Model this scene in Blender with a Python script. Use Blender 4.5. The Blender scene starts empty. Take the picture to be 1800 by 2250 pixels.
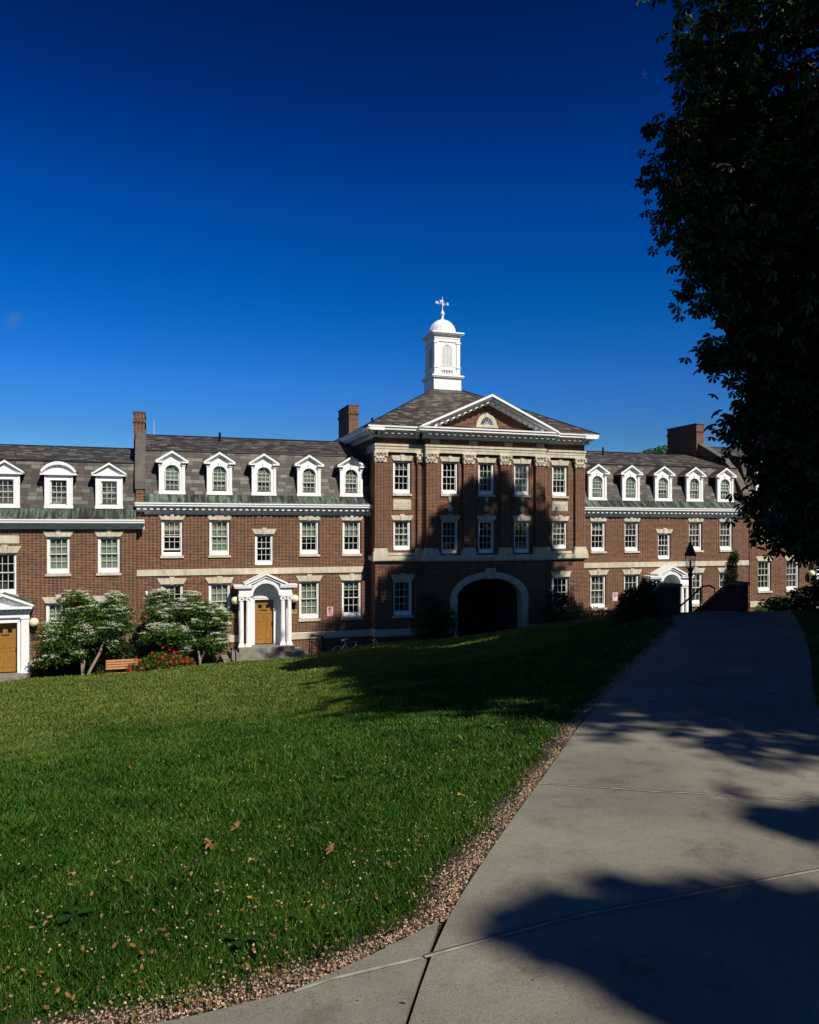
import bpy, bmesh, math, random
import numpy as np
from mathutils import Vector, Matrix
R = math.radians
random.seed(7); RNG = np.random.default_rng(7)
scene = bpy.context.scene
col = scene.collection

# ------------------------------------------------------------------ camera
PHI = R(18.35)
cam_d = bpy.data.cameras.new("camera"); cam = bpy.data.objects.new("camera", cam_d); col.objects.link(cam)
cam.location = (0, 0, 1.6); cam.rotation_euler = (R(90), 0, -PHI)
cam_d.sensor_fit = 'HORIZONTAL'; cam_d.sensor_width = 36.0; cam_d.lens = 36.0 * 1665 / 1800
cam_d.shift_y = 39 / 1800; cam_d.clip_start = 0.05; cam_d.clip_end = 3000
scene.camera = cam

# ------------------------------------------------------------------ sky, sun, exposure
SUN_EL, SUN_AZ = 44.0, 20.0        # azimuth measured from the facade's outward normal (-Y) towards +X
sdir = Vector((math.sin(R(SUN_AZ)) * math.cos(R(SUN_EL)), -math.cos(R(SUN_AZ)) * math.cos(R(SUN_EL)), math.sin(R(SUN_EL))))
world = bpy.data.worlds.new("World"); scene.world = world; world.use_nodes = True
wt = world.node_tree; wt.nodes.clear()
sky = wt.nodes.new('ShaderNodeTexSky'); sky.sky_type = 'NISHITA'; sky.sun_disc = False
sky.sun_elevation = R(SUN_EL); sky.sun_rotation = R(180 - SUN_AZ)
sky.altitude = 300; sky.air_density = 1.0; sky.dust_density = 0.2; sky.ozone_density = 3.0
gam = wt.nodes.new('ShaderNodeGamma'); gam.inputs[1].default_value = 1.75
hsv = wt.nodes.new('ShaderNodeHueSaturation'); hsv.inputs['Saturation'].default_value = 1.12; hsv.inputs['Value'].default_value = 0.62
bg = wt.nodes.new('ShaderNodeBackground'); bg.inputs['Strength'].default_value = 0.07
wo = wt.nodes.new('ShaderNodeOutputWorld')
wt.links.new(sky.outputs[0], gam.inputs[0]); wt.links.new(gam.outputs[0], hsv.inputs['Color'])
wtc = wt.nodes.new('ShaderNodeTexCoord'); wsp = wt.nodes.new('ShaderNodeSeparateXYZ'); wt.links.new(wtc.outputs['Generated'], wsp.inputs[0])
wrp = wt.nodes.new('ShaderNodeValToRGB'); wel = wrp.color_ramp.elements       # polarised deep blue: thins the sky light with height
while len(wel) < 7: wel.new(0.5)
for e_, (p_, c_) in zip(wel, [(0.0, (0.22, 0.30, 0.38)), (0.122, (0.20, 0.285, 0.37)), (0.187, (0.20, 0.36, 0.50)), (0.279, (0.03, 0.41, 0.54)), (0.386, (0.0, 0.39, 0.60)), (0.479, (0.0, 0.27, 0.46)), (0.60, (0.0, 0.165, 0.31))]):
    e_.position = p_; e_.color = (*c_, 1)
wt.links.new(wsp.outputs[2], wrp.inputs[0])
wmx = wt.nodes.new('ShaderNodeMix'); wmx.data_type = 'RGBA'; wmx.blend_type = 'MULTIPLY'; wmx.inputs[0].default_value = 1.0
# the polarised band lies away from the sun; towards the sun the sky is paler and whiter
wmr = wt.nodes.new('ShaderNodeMapRange'); wmr.interpolation_type = 'SMOOTHSTEP'; wmr.inputs['From Min'].default_value = -0.45; wmr.inputs['From Max'].default_value = 0.25; wt.links.new(wsp.outputs[1], wmr.inputs['Value'])
wpl = wt.nodes.new('ShaderNodeMix'); wpl.data_type = 'RGBA'; wt.links.new(wmr.outputs[0], wpl.inputs[0]); wpl.inputs[6].default_value = (0.36, 0.34, 0.34, 1); wt.links.new(wrp.outputs[0], wpl.inputs[7])
wt.links.new(hsv.outputs[0], wmx.inputs[6]); wt.links.new(wpl.outputs[2], wmx.inputs[7])
# one faint wisp of cloud low in the sky on the left
wdi = wt.nodes.new('ShaderNodeVectorMath'); wdi.operation = 'DISTANCE'; wt.links.new(wtc.outputs['Generated'], wdi.inputs[0])
_t = (30 - 900) / 1665; _d = Vector((math.sin(PHI) + _t * math.cos(PHI), math.cos(PHI) - _t * math.sin(PHI), (1164 - 700) / 1665)).normalized(); wdi.inputs[1].default_value = _d
wnz = wt.nodes.new('ShaderNodeTexNoise'); wnz.inputs['Scale'].default_value = 55; wnz.inputs['Detail'].default_value = 4; wt.links.new(wtc.outputs['Generated'], wnz.inputs['Vector'])
wma = wt.nodes.new('ShaderNodeMath'); wma.operation = 'MULTIPLY_ADD'; wma.inputs[1].default_value = -85.0; wt.links.new(wdi.outputs['Value'], wma.inputs[0])
wmb = wt.nodes.new('ShaderNodeMath'); wmb.operation = 'MULTIPLY'; wmb.inputs[1].default_value = 2.2; wt.links.new(wnz.outputs['Fac'], wmb.inputs[0]); wt.links.new(wmb.outputs[0], wma.inputs[2])
wcl = wt.nodes.new('ShaderNodeMapRange'); wcl.inputs['From Min'].default_value = 0.15; wcl.inputs['From Max'].default_value = 1.2; wcl.inputs['To Max'].default_value = 0.55; wt.links.new(wma.outputs[0], wcl.inputs['Value'])
wm2 = wt.nodes.new('ShaderNodeMix'); wm2.data_type = 'RGBA'; wt.links.new(wcl.outputs[0], wm2.inputs[0]); wt.links.new(wmx.outputs[2], wm2.inputs[6]); wm2.inputs[7].default_value = (1.0, 2.4, 5.6, 1)
wt.links.new(wm2.outputs[2], bg.inputs[0]); wt.links.new(bg.outputs[0], wo.inputs[0])
sun_d = bpy.data.lights.new("sun", 'SUN'); sun_d.energy = 4.9; sun_d.angle = R(0.53); sun_d.color = (1.0, 0.93, 0.82)
sun = bpy.data.objects.new("sun", sun_d); col.objects.link(sun)
sun.rotation_euler = sdir.to_track_quat('Z', 'Y').to_euler()
vs = scene.view_settings; vs.view_transform = 'Standard'; vs.look = 'None'; vs.exposure = 0.2; vs.gamma = 1.0

# ------------------------------------------------------------------ helpers
def tag(o, label=None, cat=None, group=None, kind=None):
    if label: o['label'] = label
    if cat: o['category'] = cat
    if group: o['group'] = group
    if kind: o['kind'] = kind
    return o
def empty(name, loc=(0, 0, 0), label=None, cat=None, group=None):
    o = bpy.data.objects.new(name, None); o.empty_display_size = 0.1
    col.objects.link(o); o.location = loc
    return tag(o, label, cat, group)
def link_mesh(name, me, parent=None, loc=(0, 0, 0), rot=(0, 0, 0)):
    o = bpy.data.objects.new(name, me); col.objects.link(o); o.location = loc; o.rotation_euler = rot
    if parent: o.parent = parent
    return o
def copy_tree(o, parent=None):
    c = o.copy(); col.objects.link(c); c.parent = parent
    for ch in list(o.children): copy_tree(ch, c)
    return c
def jit(a): return random.uniform(-a, a)

class MB:
    def __init__(s): s.v = []; s.f = []; s.uv = []; s.m = []; s.cur = 0
    def face(s, pts, uv=None):
        b = len(s.v); s.v += [tuple(p) for p in pts]; s.f.append(tuple(range(b, b + len(pts))))
        s.uv.append(uv or [(0, 0)] * len(pts)); s.m.append(s.cur)
    def idx(s, vs, fs):
        b = len(s.v); s.v += [tuple(p) for p in vs]
        for f in fs: s.f.append(tuple(b + i for i in f)); s.uv.append([(0, 0)] * len(f)); s.m.append(s.cur)
    def box(s, x0, x1, y0, y1, z0, z1):
        if x0 > x1: x0, x1 = x1, x0
        if y0 > y1: y0, y1 = y1, y0
        if z0 > z1: z0, z1 = z1, z0
        s.idx([(x0, y0, z0), (x1, y0, z0), (x1, y1, z0), (x0, y1, z0), (x0, y0, z1), (x1, y0, z1), (x1, y1, z1), (x0, y1, z1)],
              [(0, 3, 2, 1), (4, 5, 6, 7), (0, 1, 5, 4), (1, 2, 6, 5), (2, 3, 7, 6), (3, 0, 4, 7)])
    def prism(s, poly, d0, d1, axis='y', caps=True):
        def mp(p, d):
            if axis == 'y': return (p[0], d, p[1])
            if axis == 'x': return (d, p[0], p[1])
            return (p[0], p[1], d)
        n = len(poly); V = [mp(p, d0) for p in poly] + [mp(p, d1) for p in poly]
        F = [(i, (i + 1) % n, n + (i + 1) % n, n + i) for i in range(n)]
        if caps: F += [tuple(range(n)), tuple(range(2 * n - 1, n - 1, -1))]
        s.idx(V, F)
    def tube(s, pts, rad, n=8, cap=True):
        pts = [Vector(p) for p in pts]
        if not isinstance(rad, (list, tuple)): rad = [rad] * len(pts)
        V = []; F = []; up = Vector((0.13, 0.21, 0.97))
        for i, p in enumerate(pts):
            d = (pts[min(i + 1, len(pts) - 1)] - pts[max(i - 1, 0)]).normalized()
            a = d.cross(up)
            if a.length < 0.05: a = d.cross(Vector((1, 0, 0)))
            a.normalize(); b = d.cross(a)
            for k in range(n):
                t = 2 * math.pi * k / n; V.append(p + a * (rad[i] * math.cos(t)) + b * (rad[i] * math.sin(t)))
        for i in range(len(pts) - 1):
            for k in range(n): F.append((i * n + k, i * n + (k + 1) % n, (i + 1) * n + (k + 1) % n, (i + 1) * n + k))
        if cap: F += [tuple(range(n - 1, -1, -1)), tuple(range((len(pts) - 1) * n, len(pts) * n))]
        s.idx(V, F)
    def lathe(s, prof, c=(0, 0, 0), n=16):
        V = []; F = []
        for (r, z) in prof:
            for k in range(n):
                t = 2 * math.pi * k / n; V.append((c[0] + r * math.cos(t), c[1] + r * math.sin(t), c[2] + z))
        for i in range(len(prof) - 1):
            for k in range(n): F.append((i * n + k, i * n + (k + 1) % n, (i + 1) * n + (k + 1) % n, (i + 1) * n + k))
        F += [tuple(range(n - 1, -1, -1)), tuple(range((len(prof) - 1) * n, len(prof) * n))]
        s.idx(V, F)
    def mesh(s, name, mat, smooth=False, recalc=True):
        me = bpy.data.meshes.new(name); me.from_pydata(s.v, [], s.f)
        for m in (mat if isinstance(mat, (list, tuple)) else [mat]): me.materials.append(m)
        uvl = me.uv_layers.new(name="UVMap")
        flat = [c for f in s.uv for uv in f for c in uv]
        uvl.data.foreach_set("uv", flat)
        me.polygons.foreach_set("material_index", s.m)
        if recalc:
            bm = bmesh.new(); bm.from_mesh(me); bmesh.ops.recalc_face_normals(bm, faces=bm.faces); bm.to_mesh(me); bm.free()
        if smooth: me.polygons.foreach_set("use_smooth", [True] * len(me.polygons))
        me.update(); return me
    def build(s, name, mat, parent=None, smooth=False, loc=(0, 0, 0), recalc=True):
        return link_mesh(name, s.mesh(name, mat, smooth, recalc), parent, loc)

# ------------------------------------------------------------------ materials
class NT:
    def __init__(s, name):
        s.m = bpy.data.materials.new(name); s.m.use_nodes = True; s.t = s.m.node_tree; s.t.nodes.clear()
        s.out = s.t.nodes.new('ShaderNodeOutputMaterial')
        s.b = s.t.nodes.new('ShaderNodeBsdfPrincipled'); s.t.links.new(s.b.outputs[0], s.out.inputs[0])
    def n(s, typ, **kw):
        nd = s.t.nodes.new(typ)
        for k, v in kw.items(): setattr(nd, k, v)
        return nd
    def put(s, sock, v):
        if isinstance(v, bpy.types.NodeSocket): s.t.links.new(v, sock)
        elif v is not None: sock.default_value = v
    def math(s, op, a, b=None, c=None):
        nd = s.n('ShaderNodeMath', operation=op)
        for i, v in enumerate((a, b, c)):
            if v is not None: s.put(nd.inputs[i], v)
        return nd.outputs[0]
    def noise(s, scale, vec=None, detail=3, rough=0.55):
        nd = s.n('ShaderNodeTexNoise'); nd.inputs['Scale'].default_value = scale
        nd.inputs['Detail'].default_value = detail; nd.inputs['Roughness'].default_value = rough
        if vec is not None: s.t.links.new(vec, nd.inputs['Vector'])
        return nd.outputs['Fac']
    def pos(s): return s.n('ShaderNodeNewGeometry').outputs['Position']
    def mapv(s, vec, sc):
        nd = s.n('ShaderNodeMapping'); nd.inputs['Scale'].default_value = sc; s.t.links.new(vec, nd.inputs[0]); return nd.outputs[0]
    def ramp(s, fac, stops, interp='LINEAR'):
        nd = s.n('ShaderNodeValToRGB'); nd.color_ramp.interpolation = interp
        el = nd.color_ramp.elements
        while len(el) < len(stops): el.new(0.5)
        for e, (p, c) in zip(el, stops): e.position = p; e.color = (*c, 1)
        s.put(nd.inputs[0], fac); return nd.outputs[0]
    def mix(s, fac, a, b, blend='MIX'):
        nd = s.n('ShaderNodeMix', data_type='RGBA', blend_type=blend)
        s.put(nd.inputs[0], fac); s.put(nd.inputs[6], (*a, 1) if isinstance(a, tuple) and len(a) == 3 else a)
        s.put(nd.inputs[7], (*b, 1) if isinstance(b, tuple) and len(b) == 3 else b); return nd.outputs[2]
    def bump(s, h, strength=0.3, dist=0.02):
        nd = s.n('ShaderNodeBump'); nd.inputs['Strength'].default_value = strength; nd.inputs['Distance'].default_value = dist
        s.t.links.new(h, nd.inputs['Height']); s.t.links.new(nd.outputs[0], s.b.inputs['Normal'])
    def fin(s, colr, rough=0.7, metal=0.0, spec=0.5):
        s.put(s.b.inputs['Base Color'], (*colr, 1) if isinstance(colr, tuple) and len(colr) == 3 else colr)
        s.put(s.b.inputs['Roughness'], rough); s.put(s.b.inputs['Metallic'], metal); s.b.inputs['Specular IOR Level'].default_value = spec
        return s.m

def mat_flat(name, c, rough=0.6, metal=0.0, var=0.12, scale=6.0, spec=0.4):
    t = NT(name); f = t.noise(scale, t.pos(), 4)
    lo = tuple(x * (1 - var) for x in c); hi = tuple(min(1, x * (1 + var)) for x in c)
    return t.fin(t.ramp(f, [(0.3, lo), (0.7, hi)]), rough, metal, spec)

def mat_brick(name, reds, mortar=(0.50, 0.35, 0.215)):
    t = NT(name); sep = t.n('ShaderNodeSeparateXYZ'); t.t.links.new(t.pos(), sep.inputs[0])
    u = t.math('ADD', sep.outputs[0], sep.outputs[1]); v = t.math('DIVIDE', sep.outputs[2], 0.0695)
    row = t.math('FLOOR', v); fv = t.math('FRACT', v)
    uu = t.math('ADD', t.math('DIVIDE', u, 0.325), t.math('MULTIPLY', t.math('MODULO', t.math('ADD', row, 2000), 2), 0.5))
    cell = t.math('FLOOR', uu); fu = t.math('FRACT', uu)
    hdr = t.math('LESS_THAN', fu, 0.345)
    j1 = t.math('LESS_THAN', fu, 0.036); j2 = t.math('LESS_THAN', t.math('ABSOLUTE', t.math('SUBTRACT', fu, 0.36)), 0.018)
    jv = t.math('LESS_THAN', fv, 0.17)
    mort = t.math('MAXIMUM', t.math('MAXIMUM', j1, j2), jv)
    cb = t.n('ShaderNodeCombineXYZ'); t.put(cb.inputs[0], cell); t.put(cb.inputs[1], row); t.put(cb.inputs[2], hdr)
    wn = t.n('ShaderNodeTexWhiteNoise', noise_dimensions='3D'); t.t.links.new(cb.outputs[0], wn.inputs[0])
    bc = t.ramp(wn.outputs[0], reds)
    dk = t.ramp(wn.outputs[0], [(0.0, (0.010, 0.009, 0.009)), (0.55, (0.022, 0.016, 0.013)), (1.0, (0.06, 0.024, 0.016))])
    bc = t.mix(hdr, bc, dk)
    big = t.noise(0.55, t.pos(), 4)
    bc = t.mix(1.0, bc, t.ramp(big, [(0.25, (0.70, 0.72, 0.75)), (0.75, (1.14, 1.06, 1.0))]), 'MULTIPLY'); rn = t.noise(1.4, t.mapv(t.pos(), (1.6, 1.6, 0.22)), 5, 0.65); bc = t.mix(1.0, bc, t.ramp(rn, [(0.32, (0.72, 0.72, 0.72)), (0.5, (1, 1, 1))]), 'MULTIPLY')
    m2 = t.mix(t.noise(0.9, t.pos(), 4), mortar, tuple(x * 0.62 for x in mortar))
    c = t.mix(mort, bc, m2)
    h = t.math('SUBTRACT', 1.0, mort); t.bump(h, 0.5, 0.006)
    return t.fin(c, 0.85, 0, 0.25)
M = {}
REDS = [(0.0, (0.050, 0.015, 0.010)), (0.35, (0.108, 0.029, 0.018)), (0.7, (0.155, 0.045, 0.026)), (1.0, (0.205, 0.076, 0.04))]
M['brick'] = mat_brick('brick', REDS)
M['brick_dark'] = mat_brick('shaded_brick', [(0, (0.02, 0.012, 0.01)), (1, (0.06, 0.025, 0.018))], (0.07, 0.06, 0.05))  # stair cheek-wall brick: deep shade painted into the brick and mortar colours
M['brick_lintel'] = mat_brick('brick_band', [(0, (0.10, 0.033, 0.02)), (1, (0.2, 0.07, 0.04))])
def mat_stone(name, c):
    t = NT(name); p = t.pos(); f = t.noise(2.0, p, 6, 0.65)
    st = t.noise(3.0, t.mapv(p, (1.5, 1.5, 0.3)), 4)
    a = t.ramp(f, [(0.25, tuple(x * 0.72 for x in c)), (0.55, c), (0.8, tuple(min(1, x * 1.12) for x in c))])
    a = t.mix(1.0, a, t.ramp(st, [(0.3, (0.80, 0.78, 0.74)), (0.6, (1, 1, 1))]), 'MULTIPLY')
    t.bump(t.noise(60, p), 0.15, 0.005); return t.fin(a, 0.85, 0, 0.25)
M['lime'] = mat_stone('limestone', (0.59, 0.54, 0.42))
M['coping'] = mat_stone('weathered_coping', (0.13, 0.115, 0.10))
t = NT('white_paint'); wc_ = t.ramp(t.noise(3.0, t.pos(), 5), [(0.3, (0.78, 0.78, 0.78)), (0.6, (0.84, 0.84, 0.83))]); wc_ = t.mix(1.0, wc_, t.ramp(t.noise(5.0, t.mapv(t.pos(), (2, 2, 0.35)), 6, 0.7), [(0.3, (0.80, 0.78, 0.74)), (0.45, (1, 1, 1))]), 'MULTIPLY'); M['white'] = t.fin(wc_, 0.5, 0, 0.35)
M['sash'] = mat_flat('sash_paint', (0.58, 0.60, 0.57), 0.45, var=0.06)
def mat_slate(name, ks=1.0):
    t = NT(name); tc = t.n('ShaderNodeTexCoord'); sep = t.n('ShaderNodeSeparateXYZ'); t.t.links.new(tc.outputs['UV'], sep.inputs[0])
    v = t.math('DIVIDE', sep.outputs[1], 0.185); row = t.math('FLOOR', v); fv = t.math('FRACT', v)
    wr = t.n('ShaderNodeTexWhiteNoise', noise_dimensions='1D'); t.put(wr.inputs['W'], row)
    u = t.math('ADD', t.math('DIVIDE', sep.outputs[0], 0.36), wr.outputs[0]); cell = t.math('FLOOR', u); fu = t.math('FRACT', u)
    cb = t.n('ShaderNodeCombineXYZ'); t.put(cb.inputs[0], cell); t.put(cb.inputs[1], row)
    wn = t.n('ShaderNodeTexWhiteNoise', noise_dimensions='2D'); t.t.links.new(cb.outputs[0], wn.inputs[0])
    c = t.ramp(wn.outputs[0], [(0.0, (0.050, 0.034, 0.029)), (0.28, (0.064, 0.044, 0.037)), (0.5, (0.032, 0.025, 0.023)), (0.64, (0.098, 0.105, 0.080)), (0.8, (0.135, 0.145, 0.112)), (0.9, (0.062, 0.059, 0.050))], 'CONSTANT')
    e = t.math('MAXIMUM', t.math('LESS_THAN', fv, 0.09), t.math('LESS_THAN', fu, 0.05))
    c = t.mix(t.math('MULTIPLY', e, 0.75), c, (0.02, 0.018, 0.018))
    c = t.mix(1.0, c, t.ramp(t.noise(9, t.pos(), 4), [(0.3, (0.8, 0.8, 0.8)), (0.7, (1.1, 1.1, 1.1))]), 'MULTIPLY')
    h = t.math('SUBTRACT', t.math('MULTIPLY', fv, -1.0), e); t.bump(h, 0.6, 0.012)
    return t.fin(c, 0.6, 0, 0.35)
M['slate'] = mat_slate('slate')
t = NT('patina_copper'); p = t.pos(); s1 = t.noise(2.6, t.mapv(p, (2.0, 0.3, 0.16)), 5, 0.7); s2 = t.noise(0.7, t.mapv(p, (1, 0.2, 0.1)), 3)
cc = t.ramp(t.math('ADD', t.math('MULTIPLY', s1, 0.72), t.math('MULTIPLY', s2, 0.28)), [(0.45, (0.018, 0.017, 0.015)), (0.50, (0.045, 0.058, 0.046)), (0.55, (0.085, 0.125, 0.098)), (0.66, (0.16, 0.23, 0.18))])
M['copper'] = t.fin(cc, 0.65, 0.1, 0.3)
t = NT('oak_door'); p = t.pos(); w = t.noise(7, t.mapv(p, (6, 6, 0.35)), 5, 0.6)
M['door'] = t.fin(t.ramp(w, [(0.25, (0.19, 0.085, 0.014)), (0.5, (0.30, 0.145, 0.026)), (0.75, (0.38, 0.20, 0.042))]), 0.42, 0, 0.4)
M['darkdoor'] = mat_flat('dark_door', (0.03, 0.025, 0.02), 0.5)
M['iron'] = mat_flat('black_iron', (0.012, 0.013, 0.012), 0.4, 0.6)
M['brass'] = mat_flat('brass', (0.6, 0.42, 0.16), 0.3, 0.9)
M['bronze'] = mat_flat('bronze_plaque', (0.06, 0.045, 0.03), 0.5, 0.4)
M['black'] = mat_flat('deep_black', (0.008, 0.008, 0.008), 0.6, spec=0.1)
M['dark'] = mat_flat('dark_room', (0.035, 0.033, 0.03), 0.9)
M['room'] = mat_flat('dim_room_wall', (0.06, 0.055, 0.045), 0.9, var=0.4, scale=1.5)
M['blind'] = mat_flat('green_grey_shade', (0.215, 0.26, 0.19), 0.8, var=0.06, scale=1.5)
M['curtain'] = mat_flat('pale_curtain', (0.23, 0.25, 0.20), 0.8, var=0.1)
M['globe'] = mat_flat('cream_globe', (0.78, 0.74, 0.45), 0.18, var=0.02, spec=0.6)
def mat_glass():
    m = bpy.data.materials.new('window_glass'); m.use_nodes = True; nt = m.node_tree; nt.nodes.clear()
    o = nt.nodes.new('ShaderNodeOutputMaterial'); mx = nt.nodes.new('ShaderNodeMixShader'); tr = nt.nodes.new('ShaderNodeBsdfTransparent')
    gl = nt.nodes.new('ShaderNodeBsdfGlossy'); gl.inputs['Roughness'].default_value = 0.03
    ge = nt.nodes.new('ShaderNodeNewGeometry'); dt = nt.nodes.new('ShaderNodeVectorMath'); dt.operation = 'DOT_PRODUCT'; nt.links.new(ge.outputs['Incoming'], dt.inputs[0]); nt.links.new(ge.outputs['Normal'], dt.inputs[1])
    ab = nt.nodes.new('ShaderNodeMath'); ab.operation = 'ABSOLUTE'; nt.links.new(dt.outputs['Value'], ab.inputs[0])
    iv = nt.nodes.new('ShaderNodeMath'); iv.operation = 'SUBTRACT'; iv.inputs[0].default_value = 1.0; nt.links.new(ab.outputs[0], iv.inputs[1])
    pw_ = nt.nodes.new('ShaderNodeMath'); pw_.operation = 'POWER'; pw_.inputs[1].default_value = 4.0; nt.links.new(iv.outputs[0], pw_.inputs[0])
    fr = nt.nodes.new('ShaderNodeMath'); fr.operation = 'MULTIPLY_ADD'; fr.inputs[1].default_value = 0.9; fr.inputs[2].default_value = 0.055; nt.links.new(pw_.outputs[0], fr.inputs[0])
    tr.inputs[0].default_value = (0.95, 0.97, 0.955, 1)
    nz = nt.nodes.new('ShaderNodeTexNoise'); nz.inputs['Scale'].default_value = 2.2; bp = nt.nodes.new('ShaderNodeBump'); bp.inputs['Strength'].default_value = 0.05; bp.inputs['Distance'].default_value = 0.03
    g2 = nt.nodes.new('ShaderNodeNewGeometry'); nt.links.new(g2.outputs['Position'], nz.inputs['Vector'])
    nt.links.new(nz.outputs['Fac'], bp.inputs['Height']); nt.links.new(bp.outputs[0], gl.inputs['Normal'])
    nt.links.new(fr.outputs[0], mx.inputs[0]); nt.links.new(tr.outputs[0], mx.inputs[1]); nt.links.new(gl.outputs[0], mx.inputs[2]); nt.links.new(mx.outputs[0], o.inputs[0])
    return m
M['glass'] = mat_glass()
t = NT('concrete_path'); p = t.pos(); f1 = t.noise(0.8, p, 6, 0.6); f2 = t.noise(180, p, 3, 0.7); f3 = t.noise(14, t.mapv(p, (1, 5, 1)), 4)
cc = t.ramp(f1, [(0.3, (0.150, 0.142, 0.114)), (0.6, (0.225, 0.214, 0.172))])
cc = t.mix(1.0, cc, t.ramp(f2, [(0.33, (0.45, 0.45, 0.45)), (0.52, (1.08, 1.08, 1.06))]), 'MULTIPLY')
cc = t.mix(1.0, cc, t.ramp(f3, [(0.3, (0.93, 0.93, 0.93)), (0.7, (1.05, 1.05, 1.05))]), 'MULTIPLY')
st_n = t.noise(2.6, p, 8, 0.75); cc = t.mix(1.0, cc, t.ramp(st_n, [(0.34, (0.68, 0.66, 0.62)), (0.46, (1, 1, 1)), (0.7, (1.07, 1.07, 1.05))]), 'MULTIPLY'); t.bump(f2, 0.25, 0.003); M['concrete'] = t.fin(cc, 0.88, 0, 0.25)
M['stone_step'] = mat_flat('stone_step', (0.20, 0.185, 0.15), 0.85, var=0.3, scale=5)
M['joint_light'] = mat_flat('joint_edge', (0.30, 0.29, 0.24), 0.9, var=0.35, scale=14)
M['joint_dark'] = mat_flat('joint_gap', (0.06, 0.05, 0.04), 0.95, var=0.5, scale=30)
t = NT('lawn_ground'); p = t.pos(); f = t.noise(0.5, p, 5); g = t.noise(9, p, 5, 0.7)
cc = t.ramp(f, [(0.3, (0.012, 0.030, 0.006)), (0.7, (0.030, 0.042, 0.010))]); cc = t.mix(1.0, cc, t.ramp(g, [(0.3, (0.6, 0.6, 0.6)), (0.7, (1.3, 1.3, 1.3))]), 'MULTIPLY')
M['lawn'] = t.fin(cc, 0.95, 0, 0.1)
M['soil'] = mat_flat('soil', (0.035, 0.024, 0.016), 0.95, var=0.5, scale=40)
M['walk'] = mat_flat('asphalt_walk', (0.09, 0.088, 0.082), 0.9, var=0.2, scale=20)
def mat_leaf(name, a, b, trans=0.35, rough=0.5, big=None, spec=0.3):
    t = NT(name); g = t.n('ShaderNodeNewGeometry')
    c = t.ramp(g.outputs['Random Per Island'], [(0.0, a), (1.0, b)])
    if big: c = t.mix(1.0, c, t.ramp(t.noise(big[0], g.outputs['Position'], 4), [(0.35, big[1]), (0.65, big[2])]), 'MULTIPLY')
    t.fin(c, rough, 0, spec)
    tr = t.n('ShaderNodeBsdfTranslucent'); mx = t.n('ShaderNodeMixShader'); mx.inputs[0].default_value = trans
    t.t.links.new(c, tr.inputs[0]); t.t.links.new(t.b.outputs[0], mx.inputs[1]); t.t.links.new(tr.outputs[0], mx.inputs[2]); t.t.links.new(mx.outputs[0], t.out.inputs[0])
    return t.m
t = NT('grass'); g = t.n('ShaderNodeNewGeometry'); sp_ = t.n('ShaderNodeSeparateXYZ'); t.t.links.new(g.outputs['Position'], sp_.inputs[0])
gc = t.ramp(g.outputs['Random Per Island'], [(0.0, (0.012, 0.070, 0.003)), (0.8, (0.056, 0.152, 0.008)), (1.0, (0.18, 0.24, 0.05))])
# drier, yellower turf towards the open slope in front of the shrubs, in patches
dry = t.math('ADD', t.math('MULTIPLY', sp_.outputs[1], 0.055), t.math('MULTIPLY', sp_.outputs[0], -0.045)); dry = t.math('ADD', dry, t.math('MULTIPLY', t.noise(0.45, g.outputs['Position'], 5, 0.6), 1.5)); dry = t.math('MULTIPLY', t.math('SUBTRACT', dry, 1.2), 2.0)
gc = t.mix(t.ramp(dry, [(0.0, (0, 0, 0)), (1.0, (1, 1, 1))]), gc, t.mix(0.65, gc, (0.22, 0.26, 0.045)))
gc = t.mix(1.0, gc, t.ramp(t.noise(1.6, g.outputs['Position'], 4), [(0.35, (0.62, 0.75, 0.6)), (0.65, (1.25, 1.15, 1.2))]), 'MULTIPLY')
t.fin(gc, 0.55, 0, 0.3); tr = t.n('ShaderNodeBsdfTranslucent'); mx = t.n('ShaderNodeMixShader'); mx.inputs[0].default_value = 0.35
t.t.links.new(gc, tr.inputs[0]); t.t.links.new(t.b.outputs[0], mx.inputs[1]); t.t.links.new(tr.outputs[0], mx.inputs[2]); t.t.links.new(mx.outputs[0], t.out.inputs[0]); M['grass'] = t.m
M['chestnut'] = mat_leaf('chestnut_leaf', (0.016, 0.045, 0.010), (0.035, 0.08, 0.016), 0.2, 0.45)
M['vib'] = mat_leaf('viburnum_leaf', (0.035, 0.105, 0.010), (0.095, 0.18, 0.022), 0.35)
M['shrub'] = mat_leaf('shrub_leaf', (0.014, 0.045, 0.010), (0.035, 0.09, 0.016), 0.25)
M['bright'] = mat_leaf('groundcover_leaf', (0.03, 0.11, 0.008), (0.07, 0.19, 0.015), 0.35)
M['redleaf'] = mat_leaf('reddish_plant', (0.09, 0.045, 0.025), (0.14, 0.09, 0.04), 0.3)
M['cypress'] = mat_leaf('cypress_leaf', (0.010, 0.025, 0.008), (0.02, 0.045, 0.012), 0.15)
M['blossom'] = mat_leaf('white_blossom', (0.80, 0.83, 0.64), (0.90, 0.92, 0.78), 0.3, 0.8)
M['rose'] = mat_leaf('red_rose', (0.6, 0.01, 0.015), (0.75, 0.03, 0.06), 0.2, 0.6)
M['petal'] = mat_leaf('fallen_petal', (0.20, 0.12, 0.06), (0.66, 0.47, 0.35), 0.2, 0.8)
M['deadleaf'] = mat_leaf('dry_leaf', (0.13, 0.07, 0.02), (0.30, 0.17, 0.06), 0.2, 0.8)
M['yellowleaf'] = mat_leaf('yellow_leaf', (0.55, 0.33, 0.03), (0.7, 0.45, 0.05), 0.2, 0.6)
M['greenleaf'] = mat_leaf('fallen_green_leaf', (0.06, 0.13, 0.035), (0.08, 0.17, 0.045), 0.3, 0.7, spec=0.15)
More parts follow.
